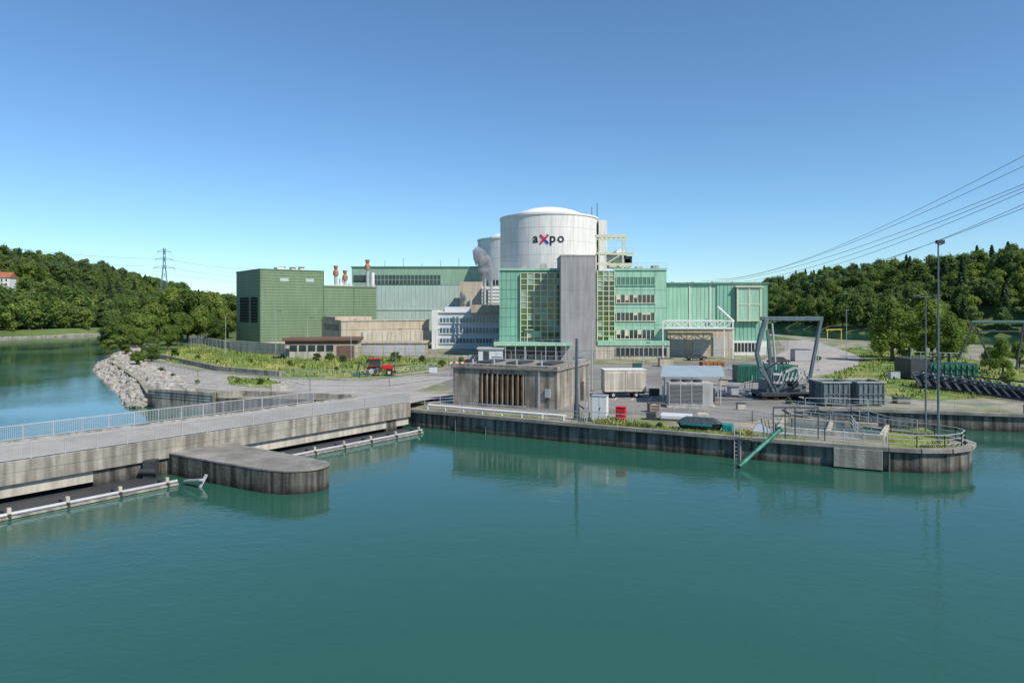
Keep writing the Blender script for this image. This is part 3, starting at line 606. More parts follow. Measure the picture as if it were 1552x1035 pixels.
def reactor(name,cx,cy,logo=False):
    g=Grp(name,(cx,cy,0)); r=16.3
    g.part('cylinder_wall',reac,True).lathe(0,0,[(r,0),(r,42.1),(r+.25,42.15),(r+.25,42.7),(15.6,42.75),(11.2,43.7)],96)
    g.part('dome',domem,True).lathe(0,0,[(11.2,43.72),(11,44.1),(9,44.95),(6.5,45.7),(3.5,46.25),(1,46.5),(0,46.52)],72)
    for z in np.arange(8,42,4.3): g.part('rings',seamR,True).lathe(0,0,[(r+.0,z-.02),(r+.03,z),(r+.03,z+.08),(r,z+.1)],96)
    for i in range(28):
        t=2*math.pi*i/28; x,y=math.cos(t)*(r+.0),math.sin(t)*(r+.0); g.part('vertical_seams',seamR).beam((x,y,1),(x,y,42),.06,.06)
        if i%2==0: g.part('dome_ribs',seamR).beam((math.cos(t)*9,math.sin(t)*9,44.97),(math.cos(t)*11,math.sin(t)*11,44.12),.08)
    g.part('dark_band',glass,True).lathe(0,0,[(r+.1,22.6),(r+.1,24.6)],96)
    for i in range(60):
        t=2*math.pi*i/60; g.part('band_posts',reac).beam((math.cos(t)*(r+.12),math.sin(t)*(r+.12),22.6),(math.cos(t)*(r+.12),math.sin(t)*(r+.12),24.6),.2)
    e=g.done()
    if logo:
        def txt(s,size,xo,zo,m,nm,bold=0):
            cu=bpy.data.curves.new(nm,'FONT'); cu.body=s; cu.size=size; cu.offset=bold; o=bpy.data.objects.new(nm,cu); COL.objects.link(o)
            bpy.context.view_layer.update(); dg=bpy.context.evaluated_depsgraph_get(); me=bpy.data.meshes.new_from_object(o.evaluated_get(dg)); bpy.data.objects.remove(o)
            rr=r+.12; w=max(v.co.x for v in me.vertices)
            for v in me.vertices:
                t=(v.co.x+xo)/rr-.05; z=v.co.y+zo; v.co=(rr*math.sin(t),-rr*math.cos(t),z)
            me.materials.clear(); me.materials.append(m); ob=bpy.data.objects.new(nm,me); COL.objects.link(ob); ob.parent=e; return w
        txt('a',4.1,-5.2,33.3,black,'sign_letter_a',.07); txt('p',4.1,.1,33.3,black,'sign_letter_p',.07); txt('o',4.1,2.6,33.3,black,'sign_letter_o',.07)
        for (xa,za,xb,zb,m) in ((-2.8,32.9,-.2,35.7,redlogo),(-2.8,35.7,-1.4,34.2,redlogo),(-1.4,34.1,-.2,32.9,bluelogo)):
            p_=Part(m); k=10
            for i in range(k):
                def pt(f): 
                    x=xa+(xb-xa)*f; z=za+(zb-za)*f; t=x/(r+.16)-.05; return ((r+.16)*math.sin(t),-(r+.16)*math.cos(t),z)
                p_.beam(pt(i/k),pt((i+1)/k),.06,.65)
            p_.build('sign_stroke',e)
    return e
reactor('reactor_containment',12.4,230,True); reactor('reactor_containment',1.2,302)
sh=Grp('reactor_stair_shaft'); sh.part('shaft',reac).box(28.5,31.2,224,232,1,zz(336,228)); 
for u,vt in ((897,314),(905,308)): sh.part('antennas',steelD).cyl((ax(u,226),226,38),(ax(u,226),226,zz(vt,226)),.12,n=6)
sh.done()
E=Grp('green_operations_building'); d=150
X_=lambda u,dd=d:ax(u,dd)
ztop=zz(410,d)
E.part('walls',teal).box(X_(757),X_(1010),d,188,1,ztop)
for u in range(760,788,7): E.part('wall_seams',tealD).box(X_(u),X_(u)+.05,d-.04,d-.003,5,ztop-.2)
for v in range(425,515,14): E.part('wall_seams',tealD).box(X_(757),X_(788),d-.045,d-.003,zz(v,d),zz(v,d)+.05)
E.part('parapet',tealL).box(X_(756),X_(850),d-.3,d+.2,ztop,ztop+.5); E.part('parapet',tealL).box(X_(930),X_(1011),d-.3,d+.2,ztop,ztop+.5)
def grid(u0,u1,v0,v1,nx_,nz_,yy):
    x0,x1,z0,z1=X_(u0),X_(u1),zz(v1,d),zz(v0,d)
    E.part('curtain_glass',glassG).box(x0,x1,yy,d-.003,z0,z1)
    for i in range(nx_+1): x=x0+(x1-x0)*i/nx_; E.part('curtain_mullions',cream).box(x-.09,x+.09,yy-.18,yy-.002,z0,z1)
    for k in range(nz_+1): z=z0+(z1-z0)*k/nz_; E.part('curtain_transoms',cream).box(x0,x1,yy-.14,yy-.003,z-.07,z+.07)
    for k in range(nx_*nz_//4):
        i=random.randrange(nx_); j=random.randrange(nz_); E.part('glass_tint_panes',glass if k%3 else greenB).box(x0+(x1-x0)*(i+.08)/nx_,x0+(x1-x0)*(i+.92)/nx_,yy-.01-k*.0004,yy-.002,z0+(z1-z0)*(j+.08)/nz_,z0+(z1-z0)*(j+.92)/nz_)
grid(789,850,414,520,6,12,d-.4); grid(905,931,411,517,3,14,d-.4)
E.part('louvre_bay',tealD).box(X_(800),X_(846),d-1.2,d-.6,zz(528,d),zz(517,d))
for s_ in (0,1,2): E.part('balconies',cream).box(X_(795+s_*18),X_(808+s_*18),d-.9,d-.6,zz(500-s_*25,d),zz(499-s_*25,d))
E.part('concrete_tower',concT).box(X_(850,144),X_(903,144),144,d+6,1,zz(388,144)); E.part('tower_cap',concL).box(X_(850,144)-.1,X_(903,144)+.1,143.9,d+6.1,zz(388,144),zz(387,144)+.1)
for v in range(405,545,34): E.part('tower_joints',seam).box(X_(850,144)+.01,X_(903,144)-.01,143.975,143.998,zz(v,144),zz(v,144)+.05)
E.part('panel_field',tealL).box(X_(932),X_(1009),d-.15,d-.003,5.3,ztop-.3)
for v0,v1 in ((420,432),(447,459),(474,486),(500,513)):
    x0,x1=X_(934),X_(992); z0,z1=zz(v1,d),zz(v0,d)
    m=glass if v0>430 else tealD
    E.part('windows' if v0>430 else 'louvres',m).box(x0,x1,d-.22,d-.151,z0,z1)
    for k in range(10): x=x0+(x1-x0)*k/9; E.part('window_posts' if v0>430 else 'louvre_posts',cream if v0>430 else tealL).box(x-.07,x+.07,d-.32,d-.221,z0,z1)
    E.part('sills' if v0>430 else 'louvre_sill',cream if v0>430 else tealL).box(x0-.2,x1+.2,d-.4,d-.153,z0-.16,z0-.003)
    if v0>430:
        for k in random.sample(range(9),3): E.part('blinds',cream).box(x0+(x1-x0)*(k+.1)/9,x0+(x1-x0)*(k+.9)/9,d-.24,d-.2215,z0+(z1-z0)*R(.3,.8),z1)
for u in (950,970,992): E.part('panel_seams',tealD).box(X_(u),X_(u)+.06,d-.17,d-.152,5.3,ztop-.3)
for v in (440,467,493): E.part('panel_seams',tealD).box(X_(932),X_(1009),d-.18,d-.153,zz(v,d),zz(v,d)+.06)
E.part('base',concL).box(X_(864),X_(1010),d-3,d-.16,1,4.6); E.part('base_strip',tealL).box(X_(903),X_(1010),d-3.2,d-.16,4.6,5.6)
E.part('base_windows',glass).box(X_(930),X_(1006),d-3.1,d-3.003,2.4,4.1)
for k in range(12): x=X_(930)+(X_(1006)-X_(930))*k/11; E.part('base_mullions',seam).box(x-.07,x+.07,d-3.18,d-3.101,2.4,4.1)
E.part('canopy',tealL).box(X_(750),X_(862),d-8,d-.41,zz(523,d-5),zz(519,d-5)); E.part('canopy_wall',teal).box(X_(757),X_(850),d-3,d-.42,1,4.3)
for k in range(8): x=X_(752)+k*2.1; E.part('canopy_posts',steel).beam((x,d-7.8,GZ),(x,d-7.8,zz(523,d-5)),.15)
E.part('canopy_glass',glass).box(X_(760),X_(848),d-3.1,d-3.003,2.2,4.0)
railing(E,[(X_(757),d,ztop+.5),(X_(850),d,ztop+.5)],1.1,2,nm='roof_railing'); railing(E,[(X_(935),d,ztop+.5),(X_(1010),d,ztop+.5)],1.1,2,nm='roof_railing')
railing(E,[(X_(750),d-8,5),(X_(862),d-8,5)],1.1,2,nm='roof_railing')
for u,v in ((790,403),(820,400),(990,402),(965,404)): E.part('roof_units',concL).box(X_(u,160),X_(u+9,160),160,163,ztop,zz(v,160))
E.done()
Cr=Grp('rooftop_handling_crane'); d=172
def cp2(u,v,dd=d): return (ax(u,dd),dd,zz(v,dd))
for dd in (170,176):
    for u in (908,918,944): Cr.part('columns',cream).beam(cp2(u,408,dd),cp2(u,357 if u!=918 else 380,dd),.35)
    Cr.part('girder',cream).beam(cp2(903,358,dd),cp2(950,358,dd),.5,.7); Cr.part('girder',cream).beam(cp2(903,363,dd),cp2(948,364,dd),.3)
    for k in range(6): Cr.part('bracing',cream).beam(cp2(905+k*7,358,dd),cp2(912+k*7,363,dd),.2)
    Cr.part('platform',cream).beam(cp2(905,384,dd),cp2(960,386,dd),.4,.5); Cr.part('platform',cream).beam(cp2(905,400,dd),cp2(958,402,dd),.4,.5)
    Cr.part('bracing',cream).beam(cp2(918,400,dd),cp2(944,384,dd),.25); Cr.part('bracing',cream).beam(cp2(945,357,dd),cp2(950,384,dd),.25)
for u,v in ((903,358),(950,358),(905,384),(960,386),(905,400),(958,402),(930,358)): Cr.part('cross',cream).beam(cp2(u,v,170),cp2(u,v,176),.35)
Cr.part('deck',concL).box(ax(905,172),ax(958,172),170.3,175.7,zz(385,172),zz(385,172)+.15)
Cr.part('drum',white,True).cyl(cp2(922,398,173),cp2(946,384,173),1.9,1.5,n=18); Cr.part('hopper',cream,bevel=.1).box(ax(922,172),ax(955,172),171,175,zz(406,172),zz(393,172)); Cr.part('machinery',steelD).box(ax(946,172),ax(957,172),171,175,zz(399,172),zz(389,172))
railing(Cr,[(*cp2(905,384,170)[:2],zz(384,170)+.2),(*cp2(960,386,170)[:2],zz(384,170)+.2)],1.1,1.5)
Cr.done()
Fh=Grp('green_workshop_hall'); d=160; zt=zz(431,d)
Fh.part('walls_light',tealL).box(ax(1010,d)+.05,ax(1086,d),d,188,1,zt); Fh.part('walls_dark',teal).box(ax(1086,d)+.01,ax(1163,d),d-.3,188,1,zt)
Fh.part('parapet',tealD).box(ax(1010,d),ax(1164,d),d-.5,d+.1,zt,zt+.4)
for u in (1044,1075): Fh.part('downpipes',white).box(ax(u,d),ax(u,d)+.2,d-.2,d-.003,8,zt)
for u in range(1014,1086,6): Fh.part('seams',teal).box(ax(u,d),ax(u,d)+.05,d-.05,d-.003,8,zt)
for u in range(1090,1163,6): Fh.part('seams_dark',tealD).box(ax(u,d),ax(u,d)+.05,d-.35,d-.303,3,zt)
x0,x1,z0,z1=ax(1115,d),ax(1150,d),zz(486,d),zz(437,d); Fh.part('bay_glass',tealL).box(x0,x1,d-1.2,d-.31,z0,z1)
for k in range(3): x=x0+(x1-x0)*k/2; Fh.part('bay_frame',cream).box(x-.15,x+.15,d-1.35,d-1.201,z0-.2,z1+.2)
for k in range(3): z=z0+(z1-z0)*k/2; Fh.part('bay_frame_h',cream).box(x0,x1,d-1.3,d-1.202,z-.1,z+.1)
Fh.part('bay_hood',cream).box(x0-.5,x1+.5,d-1.6,d-.31,z1+.2,z1+.5)
Fh.part('annex',beige).box(ax(1012,155),ax(1112,155),155,d-.31,1,zz(499,155)); Fh.part('annex_roof',concL).box(ax(1011,155),ax(1113,155),154.7,d-.31,zz(499,155),zz(498,155)+.2)
for u in (1016,1050,1080): Fh.part('annex_doors',seam).box(ax(u,155),ax(u+20,155),154.9,154.99,1.7,6)
Fh.part('base_wall',white).box(ax(1112,158),ax(1163,158),158.5,d-.31,1,5); Fh.part('base_windows',glass).box(ax(1113,158),ax(1150,158),158.4,158.49,2.6,4.6)
for k in range(8): x=ax(1113,158)+k*.81; Fh.part('base_mullions',white).box(x-.06,x+.06,158.3,158.399,2.6,4.6)
for dd in (147,153):
    a_,b_=(ax(1000,150),dd,zz(486,150)),(ax(1104,150),dd,zz(486,150)); a2,b2=(a_[0],dd,zz(497,150)),(b_[0],dd,zz(497,150))
    Fh.part('truss',white).beam(a_,b_,.22); Fh.part('truss',white).beam(a2,b2,.22)
    n=8
    for k in range(n):
        xa=a_[0]+(b_[0]-a_[0])*k/n; xb=a_[0]+(b_[0]-a_[0])*(k+1)/n
        Fh.part('truss_web',white).beam((xa,dd,a2[2] if k%2 else a_[2]),(xb,dd,a_[2] if k%2 else a2[2]),.13); Fh.part('truss_web',white).beam((xa,dd,a2[2]),(xa,dd,a_[2]),.1)
    for x in (a_[0],b_[0]): Fh.part('truss_posts',white).beam((x,dd,GZ),(x,dd,a_[2]),.25)
Fh.part('truss_roof',tealL).box(ax(1000,150),ax(1104,150),147,153,zz(497,150)-.3,zz(497,150)-.16)
Fh.part('inclined_pipe',white,True).cyl((ax(1087,158),158,13),(ax(1110,158),157,9.5),.3,n=10)
for k in range(4): Fh.part('roof_vents',steel,True).cyl((40+k*5,170,zt),(40+k*5,170,zt+1.0),.4,n=10)
Fh.done()
Ms=Grp('storage_shed',(ax(725,140),140,0)); Ms.part('walls',offw).box(0,5,0,4,1,4.2); Ms.part('roof',seam).box(-.3,5.3,-.3,4.3,4.2,4.45); Ms.part('door',steelD).box(1,2.2,-.05,-.004,1.7,3.8); Ms.done()
Bl=Grp('concrete_barrier_row')
for u in range(690,890,10):
    x,y=gp(u,545); Bl.part('blocks',concL,bevel=.05).box(x,x+1.2,y,y+.8,GZ,GZ+R(.7,.95))
Bl.done()
Pb=Grp('red_white_barrier')
x,y=gp(682,559)
for k in range(6): Pb.part('red_stripes' if k%2 else 'white_stripes',red if k%2 else white).box(x+k*.5,x+k*.5+.5,y-.05,y+.05,GZ+.9,GZ+1.25)
Pb.part('posts',steelD).box(x+.2,x+.3,y+.06,y+.16,GZ,GZ+1.2); Pb.part('posts',steelD).box(x+2.6,x+2.7,y+.06,y+.16,GZ,GZ+1.2); Pb.done()
st_=Grp('timber_stack')
for k in range(6):
    for j in range(3): x,y=gp(1065,556); st_.part('planks',rust).box(x+k*.7,x+.55+k*.7,y,y+2.5,GZ+j*.3,GZ+.26+j*.3)
st_.done()
Yc=Grp('yard_equipment_boxes')
for u,v,w_,h_,m in ((700,566,1.4,1.0,steel),(745,553,2,1.4,offw),(960,560,1.5,1.,contG),(1090,585,1.2,.8,beige),(1105,600,1.2,1.0,steel),(1232,590,1,.9,craneM),(1118,622,.9,.7,concL),(1360,612,1.6,.6,concD),(985,600,1.2,.8,steelD),(1350,575,1.5,1.2,steel),(650,566,1.3,1.1,offw),(1205,548,3.5,2.4,seam),(1000,556,2.5,1.5,beige),(870,556,2.2,1.6,steel)):
    x,y=gp(u,v); Yc.part('bodies_'+m.name,m,bevel=.04).box(x,x+w_,y,y+w_*.7,GZ+.08,GZ+h_); Yc.part('lids',steelD,bevel=.02).box(x-.04,x+w_+.04,y-.04,y+w_*.7+.04,GZ+h_,GZ+h_+.07); Yc.part('feet',steelD).box(x+.1,x+w_-.1,y+.1,y+w_*.6,GZ,GZ+.08)
Yc.done()
Fn=Grp('security_fence')
def fence(pts,h=2.6):
    railing(Fn,[(*gp(u,v),GZ) for u,v in pts],h,2.6,(.1,.5,.9,1.3,1.7,2.1,h),0,.025,nm='fence',mat=steelD)
fence([(300,540),(430,552),(560,556),(680,556),(800,550),(900,552),(1150,549)]); fence([(480,545),(650,548)]); fence([(1150,549),(1195,530)]); fence([(1315,535),(1400,560)],2)
Fn.done()
Cf=Grp('compound_fence'); railing(Cf,[(*gp(340,535),GZ),(*gp(285,527),GZ),(*gp(330,518),GZ)],3,3,(.5,1,1.5,2,2.5,3),0,.05,mat=steel); Cf.done()
tnk=Grp('perimeter_wall'); a_=gp(350,533); b_=gp(440,540); tnk.part('wall',concL).beam((*a_,3),(*b_,3),.4,3); a_=gp(300,520); tnk.part('wall',conc).beam((a_[0],a_[1],2.6),(*gp(352,530),2.6),.4,2.4); tnk.done()
Rk=Grp('stoplog_storage_rack')
for k in range(13):
    u=1396+k*15; dd=93-k*1.2; x=ax(u,dd); zt_=zz(566+k*2.2,dd)
    Rk.part('panels',steelD,bevel=.02).beam((x,dd-.5,GZ+.2),(x+.5,dd+2.4,zt_),.95,.22)
    Rk.part('supports',craneM).beam((x+.7,dd-1,GZ),(x+.7,dd+.9,zt_+.3),.16); Rk.part('supports',craneM).beam((x+.7,dd+2.6,GZ),(x+.7,dd+.9,zt_+.3),.16)
for zo in (.4,1.4,2.4): Rk.part('rails',steelD).beam((ax(1393,93),92.4,GZ+zo),(ax(1580,78),77.4,GZ+zo-.2),.16)
Rk.part('upper_rail',craneM).beam((ax(1393,93),94,zz(566,93)),(ax(1580,78),79,zz(592,78)),.2)
Rk.done()
Gs=Grp('green_sluice_gate_house'); 
Gs.part('gate_body',contG,bevel=.04).box(ax(1396,105),ax(1476,105),104,108,GZ+.4,zz(551,105)); Gs.part('frame',steelD).box(ax(1372,105),ax(1400,105),103.5,108,zz(572,105),zz(543,105))
for k in range(9): Gs.part('ribs',tealD).box(ax(1400+k*8.5,105),ax(1401.5+k*8.5,105),103.8,103.997,GZ+.5,zz(552,105))
railing(Gs,[(ax(1372,105),103.5,zz(543,105)),(ax(1476,105),103.5,zz(546,105))],1.1,1.5)
Gs.done()
Hs=Grp('dark_steel_hoist_gantry'); d=100
for (u,v,u2,v2) in ((1476,489,1570,489),(1476,489,1452,545),(1476,489,1500,545),(1552,489,1540,560),(1476,502,1570,502)): Hs.part('frame',steelD).beam(cpnt(u,v,d),cpnt(u2,v2,d),.2); Hs.part('frame',steelD).beam(cpnt(u,v,d+4),cpnt(u2,v2,d+4),.2)
Hs.part('beam',tealD).beam(cpnt(1472,488,d+2),cpnt(1575,488,d+2),.4,.45); Hs.done()
Yb=Grp('yellow_gantry'); d=230
Yb.part('beam',yellow).beam(cpnt(1252,500,d),cpnt(1276,499,d),.35); 
for u in (1254,1275): Yb.part('legs',yellow).beam(cpnt(u,500,d),cpnt(u,516,d),.25)
Yb.done()
# ---------------- pylons and wires ----------------
def pylon(u,d,vtop,base,arms):
    g=Grp('transmission_pylon',(ax(u,d),d,0),.3); zt=zz(vtop,d); p=g.part('lattice',craneM); n=9; w0,w1=4.5,.7
    lv=[(base+(zt-base)*i/n, w0+(w1-w0)*min(1,i/n*1.25)) for i in range(n+1)]
    for (za,wa),(zb,wb) in zip(lv[:-1],lv[1:]):
        ca=[(-wa,-wa),(wa,-wa),(wa,wa),(-wa,wa)]; cb=[(-wb,-wb),(wb,-wb),(wb,wb),(-wb,wb)]
        for i in range(4):
            j=(i+1)%4
            p.beam((*ca[i],za),(*cb[i],zb),.3); p.beam((*ca[i],za),(*cb[j],zb),.16); p.beam((*ca[j],za),(*cb[i],zb),.16)
    for f,l in arms:
        z=base+(zt-base)*f
        for s_ in (-1,1):
            p.beam((0,0,z),(s_*l,0,z),.28); p.beam((0,0,z+2),(s_*l,0,z),.2); p.beam((s_*l,0,z),(s_*l,0,z-1.8),.2)
    g.done()
pylon(249,560,376,4,((.72,8),(.84,6.5),(.95,5)))
def wires(name,L_,r):
    p=Part(craneM)
    for a_,b_,sag in L_:
        a_=Vector(a_);b_=Vector(b_);prev=None
        for i in range(25):
            t=i/24; q_=a_.lerp(b_,t)-Vector((0,0,4*sag*t*(1-t)))
            if prev: p.cyl(prev,q_,r,n=4,cap=False)
            prev=q_
    p.build(name)
R_=[]
for (v0,u1,v1) in ((232,1085,423),(248,1062,426),(276,1040,428),(281,1070,428),(287,1100,427),(306,1150,428),(312,1120,429)):
    R_.append(((ax(1560,190),190,zz(v0,190)),(ax(u1,620),620,zz(v1,620)),9))
wires('power_lines',R_,.085)
Lz=[]
for v0,v1 in ((384,392),(396,404),(402,412)):
    Lz.append(((ax(-20,420),420,zz(v0-12,420)),(ax(249,560),560,zz(v1,560)),2)); Lz.append(((ax(249,560),560,zz(v1,560)),(ax(420,620),620,zz(v1+16,620)),3))
wires('distant_power_lines',Lz,.08)
def house(x,y,z,rot,s=1):
    g=Grp('white_house',(x,y,z),rot); g.part('walls',white).box(-6*s,6*s,-4.5*s,4.5*s,-6,7*s)
    v=[(-6.6*s,-5.2*s,7*s),(6.6*s,-5.2*s,7*s),(6.6*s,5.2*s,7*s),(-6.6*s,5.2*s,7*s),(-6.6*s,0,11*s),(6.6*s,0,11*s)]
    g.part('roof',roofr).add(v,[(0,1,5,4),(2,3,4,5),(1,2,5),(3,0,4),(0,3,2,1)])
    for k in range(4):
        for zz_ in (1.5,4.4): g.part('windows',glass).box((-5+k*2.8)*s,(-3.9+k*2.8)*s,-4.6*s,-4.51*s,zz_*s,(zz_+1.5)*s)
    g.done()
hy=480.; hx=ax(5,hy); house(hx,hy,float(height(np.array(hx),np.array(hy)))-.5,.2,1.0)
# ---------------- steam ----------------
sv=bpy.data.materials.new('steam_vapour'); sv.use_nodes=True; nt=sv.node_tree; nt.nodes.remove(nt.nodes['Principled BSDF'])
vp=nt.nodes.new('ShaderNodeVolumePrincipled'); vp.inputs['Color'].default_value=(1,1,1,1); nt.links.new(vp.outputs[0],nt.nodes['Material Output'].inputs['Volume'])
tn=nt.nodes.new('ShaderNodeTexNoise'); tn.inputs['Scale'].default_value=.33; tn.inputs['Detail'].default_value=4; tn.inputs['Distortion'].default_value=1; gg=nt.nodes.new('ShaderNodeTexCoord'); nt.links.new(gg.outputs['Object'],tn.inputs['Vector'])
mm=nt.nodes.new('ShaderNodeMapRange'); mm.inputs[1].default_value=.44; mm.inputs[2].default_value=.62; mm.inputs[3].default_value=0; mm.inputs[4].default_value=1.3; nt.links.new(tn.outputs['Fac'],mm.inputs[0]); nt.links.new(mm.outputs[0],vp.inputs['Density'])
stp=Part(sv,True); rs_=[(0,0,0),(.9,.5,0),(1.6,2.5,-.2),(2.2,5,-.7),(2.6,7.5,-1.4),(2.7,10,-2.2),(2.0,12.5,-3.2),(0,14,-4)]
vs_=[];fs_=[];nn=20
for r_,z_,xo in rs_:
    for i in range(nn): t=2*math.pi*i/nn; vs_.append((xo+r_*math.cos(t),r_*math.sin(t),z_))
for k in range(len(rs_)-1):
    for i in range(nn): j=(i+1)%nn; fs_.append((k*nn+i,k*nn+j,(k+1)*nn+j,(k+1)*nn+i))
stp.add(vs_,fs_)
so_=stp.build('steam_plume'); so_.location=(ax(742,206),206,17.5)
# ---------------- trees ----------------
def tree_mesh(name,h,w,kind,n,leaf,seed,lm):
    r=np.random.default_rng(seed); rr=random.Random(seed)
    tp=Part(bark); ht=h*(.75 if kind!='con' else .95)
    tp.cyl((0,0,-.5),(0,0,ht*.5),h*.022+.08,h*.014+.05,n=7,cap=False); tp.cyl((0,0,ht*.5),(0,0,ht),h*.014+.05,.04,n=6,cap=False)
    if kind=='con':
        t=r.random(n)**1.1; z=h*(.12+.86*t); a=r.random(n)*6.283; tier=.75+.25*np.sin(z*5+np.floor(a*2)*1.7)
        rad=w/2*(1-t)**.7*tier*(.35+.65*r.random(n)**.5)*(.8+.2*np.sin(a*5+z)); rad+=.1
        pos=np.stack([rad*np.cos(a),rad*np.sin(a),z-rad*.28],1); nr=np.stack([np.cos(a)*.5,np.sin(a)*.5,np.ones(n)*.9],1)+r.normal(0,.35,(n,3))
    else:
        K=18 if kind=='dec' else 22
        cs=[];rs=[]
        for k in range(K):
            t=rr.random(); zc=h*(.22+.66*t) if kind=='dec' else h*(.12+.75*t)
            prof=math.sin(math.pi*min(1,(.18+.78*t)))**.7
            q=w/2*prof*(.25+.5*rr.random()); a=rr.random()*6.283+k*2.4; c=np.array([q*math.cos(a),q*math.sin(a),zc]); cs.append(c); rs.append(w*(.13+.13*rr.random()))
            if k%2==0: tp.cyl((0,0,zc*.55),tuple(c),h*.007+.03,.03,n=5,cap=False)
        cs.append(np.array([0,0,h*.86]));rs.append(w*.17)
        cs=np.array(cs);rs=np.array(rs); idx=r.choice(len(cs),n,p=rs**2/np.sum(rs**2))
        dv=r.normal(size=(n,3)); dv/=np.linalg.norm(dv,axis=1)[:,None]
        rd=rs[idx]*(.55+.5*r.random(n)); rd=rd*(1+.25*np.sin(dv[:,0]*5+idx)*np.cos(dv[:,1]*6+idx))
        pos=cs[idx]+dv*rd[:,None]*np.array([1,1,.85]); nr=dv+r.normal(0,.4,(n,3))+np.array([0,0,.45])
        if kind=='weep': pos[:,2]-=(np.hypot(pos[:,0],pos[:,1])/w*2)**2*h*.12; 
        pos[:,2]=np.maximum(pos[:,2],.4)
    nr/=np.linalg.norm(nr,axis=1)[:,None]
    t1=np.cross(nr,r.normal(size=(n,3))); t1/=np.linalg.norm(t1,axis=1)[:,None]; t2=np.cross(nr,t1)
    s=(leaf*(.5+.9*r.random(n)))[:,None]; s2=s*(.45+.5*r.random(n))[:,None]
    V=np.stack([pos-t1*s,pos+t2*s2,pos+t1*s,pos-t2*s2],1).reshape(-1,3)
    base=len(tp.v); verts=np.concatenate([np.array(tp.v),V]); faces=tp.f+[(base+4*i,base+4*i+1,base+4*i+2,base+4*i+3) for i in range(n)]
    me=bpy.data.meshes.new(name); me.from_pydata(verts.tolist(),[],faces); me.materials.append(bark); me.materials.append(lm)
    mi=np.zeros(len(faces),dtype=np.int32); mi[len(tp.f):]=1; me.polygons.foreach_set('material_index',mi); me.update(); return me
near=[tree_mesh('broadleaf_a',12,9,'dec',9000,.24,1,lf2),tree_mesh('broadleaf_b',12,8,'dec',9000,.24,2,lf1),tree_mesh('birch_a',12,7,'weep',8000,.20,3,lf1)]
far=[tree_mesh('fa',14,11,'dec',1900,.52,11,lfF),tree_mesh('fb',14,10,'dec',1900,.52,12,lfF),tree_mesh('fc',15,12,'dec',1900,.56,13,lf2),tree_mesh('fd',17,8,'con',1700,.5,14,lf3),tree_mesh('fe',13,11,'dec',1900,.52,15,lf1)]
def place(name,me,x,y,z,s,sz=None,parent=None):
    o=bpy.data.objects.new(name,me); o.location=(x,y,z); o.scale=(s,s,sz or s); o.rotation_euler=(0,0,R(0,6.28)); COL.objects.link(o)
    if parent: o.parent=parent
    return o
def T1(name,k,u,d,vt,wf=1,base=GZ):
    h=zz(vt,d)-base; s=h/12.3; place(name,near[k],ax(u,d),d,base-.1,s*wf,s)
for k,u,d,vt,wf in ((1,185,168,488,1.3),(1,215,165,495,1.1),(0,170,185,474,1.2),(0,200,200,464,1.1),(1,235,215,455,1.1),(1,262,228,430,1.0),(0,285,225,434,1.0),(1,318,240,437,1.0),(0,345,250,441,1),(1,240,190,478,1.0),(1,305,215,460,1.),(0,225,240,445,1.1),(1,335,225,462,1.1),
   (1,165,160,512,1.4),(1,190,155,520,1.4),(1,205,180,470,1.2),(1,270,200,470,1.2),(0,300,230,445,1.1),(1,255,180,490,1.3),(0,330,205,480,1.2)): T1('riverside_tree',k,u,d,vt,wf)
for k,u,d,vt,wf in ((2,1352,140,444,1.1),(2,1378,150,464,1.0),(2,1412,138,438,1.0),(2,1438,130,464,.9),(2,1520,112,505,1.0),(2,1500,120,520,1.1),(1,1455,150,480,1.2),(1,1545,125,515,1.2),(2,1335,150,478,1.0)): T1('birch_tree',k,u,d,vt,wf)
for u,v,h,k in ((480,547,1.8,0),(500,548,2,1),(520,549,1.6,0),(600,548,2.2,1),(640,549,1.5,0),(1240,548,1.3,1),(1195,612,.9,0),(360,581,1.,1),(395,583,1.,0),(210,555,3,1),(230,548,3.5,0),(670,556,1.5,1),(1320,600,1.2,1),(1470,590,2,0),(1530,588,2.5,1),(300,545,1.2,1),(440,555,1.3,1),(380,550,1.0,0),(930,641,.7,1),(960,644,.6,1),(1000,648,.6,0),(700,552,1.6,1),(560,552,1.3,1),(265,540,2.0,0),(330,552,1.0,0),(460,560,.9,1),(510,562,.9,0),(245,566,1.2,1),(262,574,1.0,0),(300,582,.8,1)):
    x,y=gp(u,v); s=h/12; place('shrub',near[k],x,y,GZ-.1,s*1.6,s)
woods=bpy.data.objects.new('distant_woodland',None); COL.objects.link(woods)
cnt=0
def scatter(x0,x1,y0,y1,n,cond,wts,sc=(.75,1.25)):
    global cnt
    for _ in range(n):
        x=R(x0,x1);y=R(y0,y1)
        if not cond(x,y): continue
        z=float(height(np.array(x),np.array(y))) 
        if z<1.5: continue
        k=random.choices(range(5),wts)[0]; s=R(*sc); place('woodland_tree',far[k],x,y,z-.5,s,s*R(.85,1.15),woods); cnt+=1
def cL(x,y):
    if x/y<-.86 : return False
    if y<180: return False
    dl=np.interp(y,bLy,bLx)-x
    if dl<7: return False
    if abs(x/y-hx/hy)<.028 and hy-75<y<hy+10: return False
    if (x+352)**2/30**2+(y-520)**2/42**2<1: return False
    if (x+300)**2/22**2+(y-430)**2/26**2<1: return False
    return True
scatter(-700,-165,180,760,5200,cL,(4,4,3,.6,4))
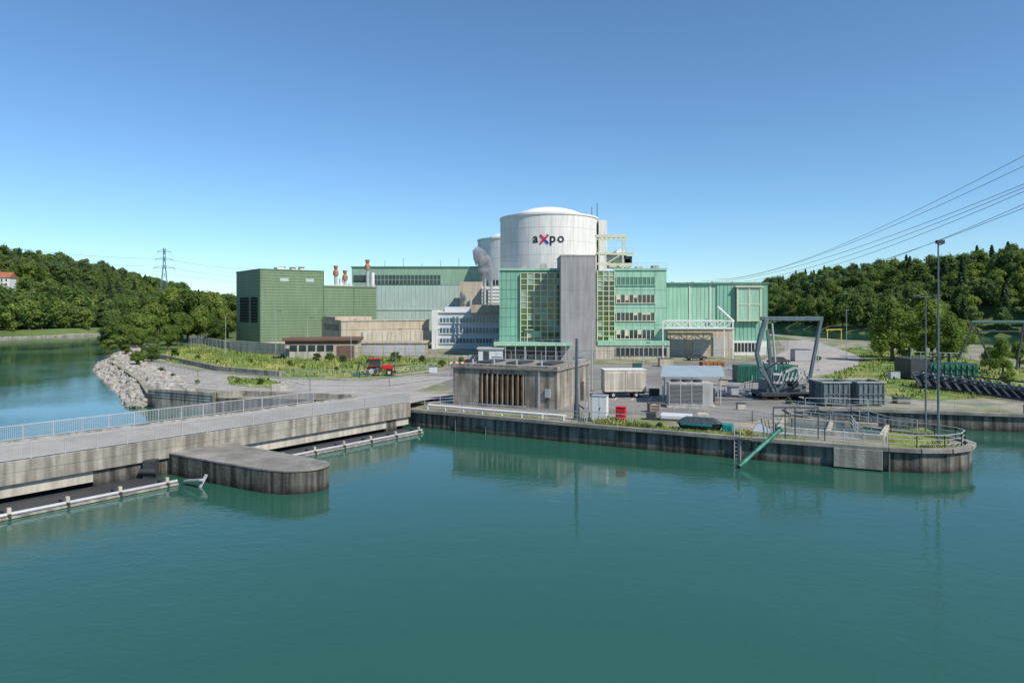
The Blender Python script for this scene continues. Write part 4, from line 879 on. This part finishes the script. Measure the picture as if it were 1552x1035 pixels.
scatter(-330,-165,250,330,160,cL,(4,4,3,0,5),(.7,1))
def cR(x,y):
    if x/y>.86 or x/y<.3: return False
    dr=x-np.interp(y,bRy,bRx); return 3<dr<150
scatter(160,560,170,900,4200,cR,(4,4,3,2.2,4))
for i in range(260):
    x=R(-330,420);y=R(800,1000)
    place('woodland_tree',far[random.randrange(5)],x,y,3.5,R(.8,1.3),None,woods)
for i in range(70):
    x=R(-115,95);y=R(420,600); place('woodland_tree',far[random.choice((0,1,2))],x,y,1.5,R(.6,.9),None,woods)
print('trees',cnt)
# ---------------- light, sky, camera ----------------
el=math.radians(46); az=math.atan2(.74,-.67)
w=bpy.data.worlds.new('World'); scene.world=w; w.use_nodes=True; nt=w.node_tree
sk=nt.nodes.new('ShaderNodeTexSky'); sk.sky_type='NISHITA'; sk.sun_disc=False; sk.sun_elevation=el; sk.sun_rotation=az; sk.altitude=300; sk.air_density=1.0; sk.dust_density=.1; sk.ozone_density=2.6
tt=nt.nodes.new('ShaderNodeVectorMath'); tt.operation='MULTIPLY'; tt.inputs[1].default_value=(.69,.91,1.06)
nt.links.new(sk.outputs[0],tt.inputs[0]); nt.links.new(tt.outputs[0],nt.nodes['Background'].inputs[0]); nt.nodes['Background'].inputs[1].default_value=.14
sd=bpy.data.lights.new('sun','SUN'); sd.energy=5.0; sd.angle=math.radians(.53); sd.color=(1,.93,.83)
so=bpy.data.objects.new('sun',sd); COL.objects.link(so)
v=Vector((math.sin(az)*math.cos(el),math.cos(az)*math.cos(el),math.sin(el))); so.rotation_euler=v.to_track_quat('Z','Y').to_euler(); so.location=(50,-50,100)
cd=bpy.data.cameras.new('camera'); cd.sensor_width=36; cd.lens=24.01; cd.shift_y=-49.5/1552; cd.clip_end=9000; cd.clip_start=.5
co=bpy.data.objects.new('camera',cd); COL.objects.link(co); co.location=(0,0,H); co.rotation_euler=(math.pi/2,0,0); scene.camera=co
scene.view_settings.view_transform='Standard'; scene.view_settings.look='None'; scene.view_settings.exposure=0
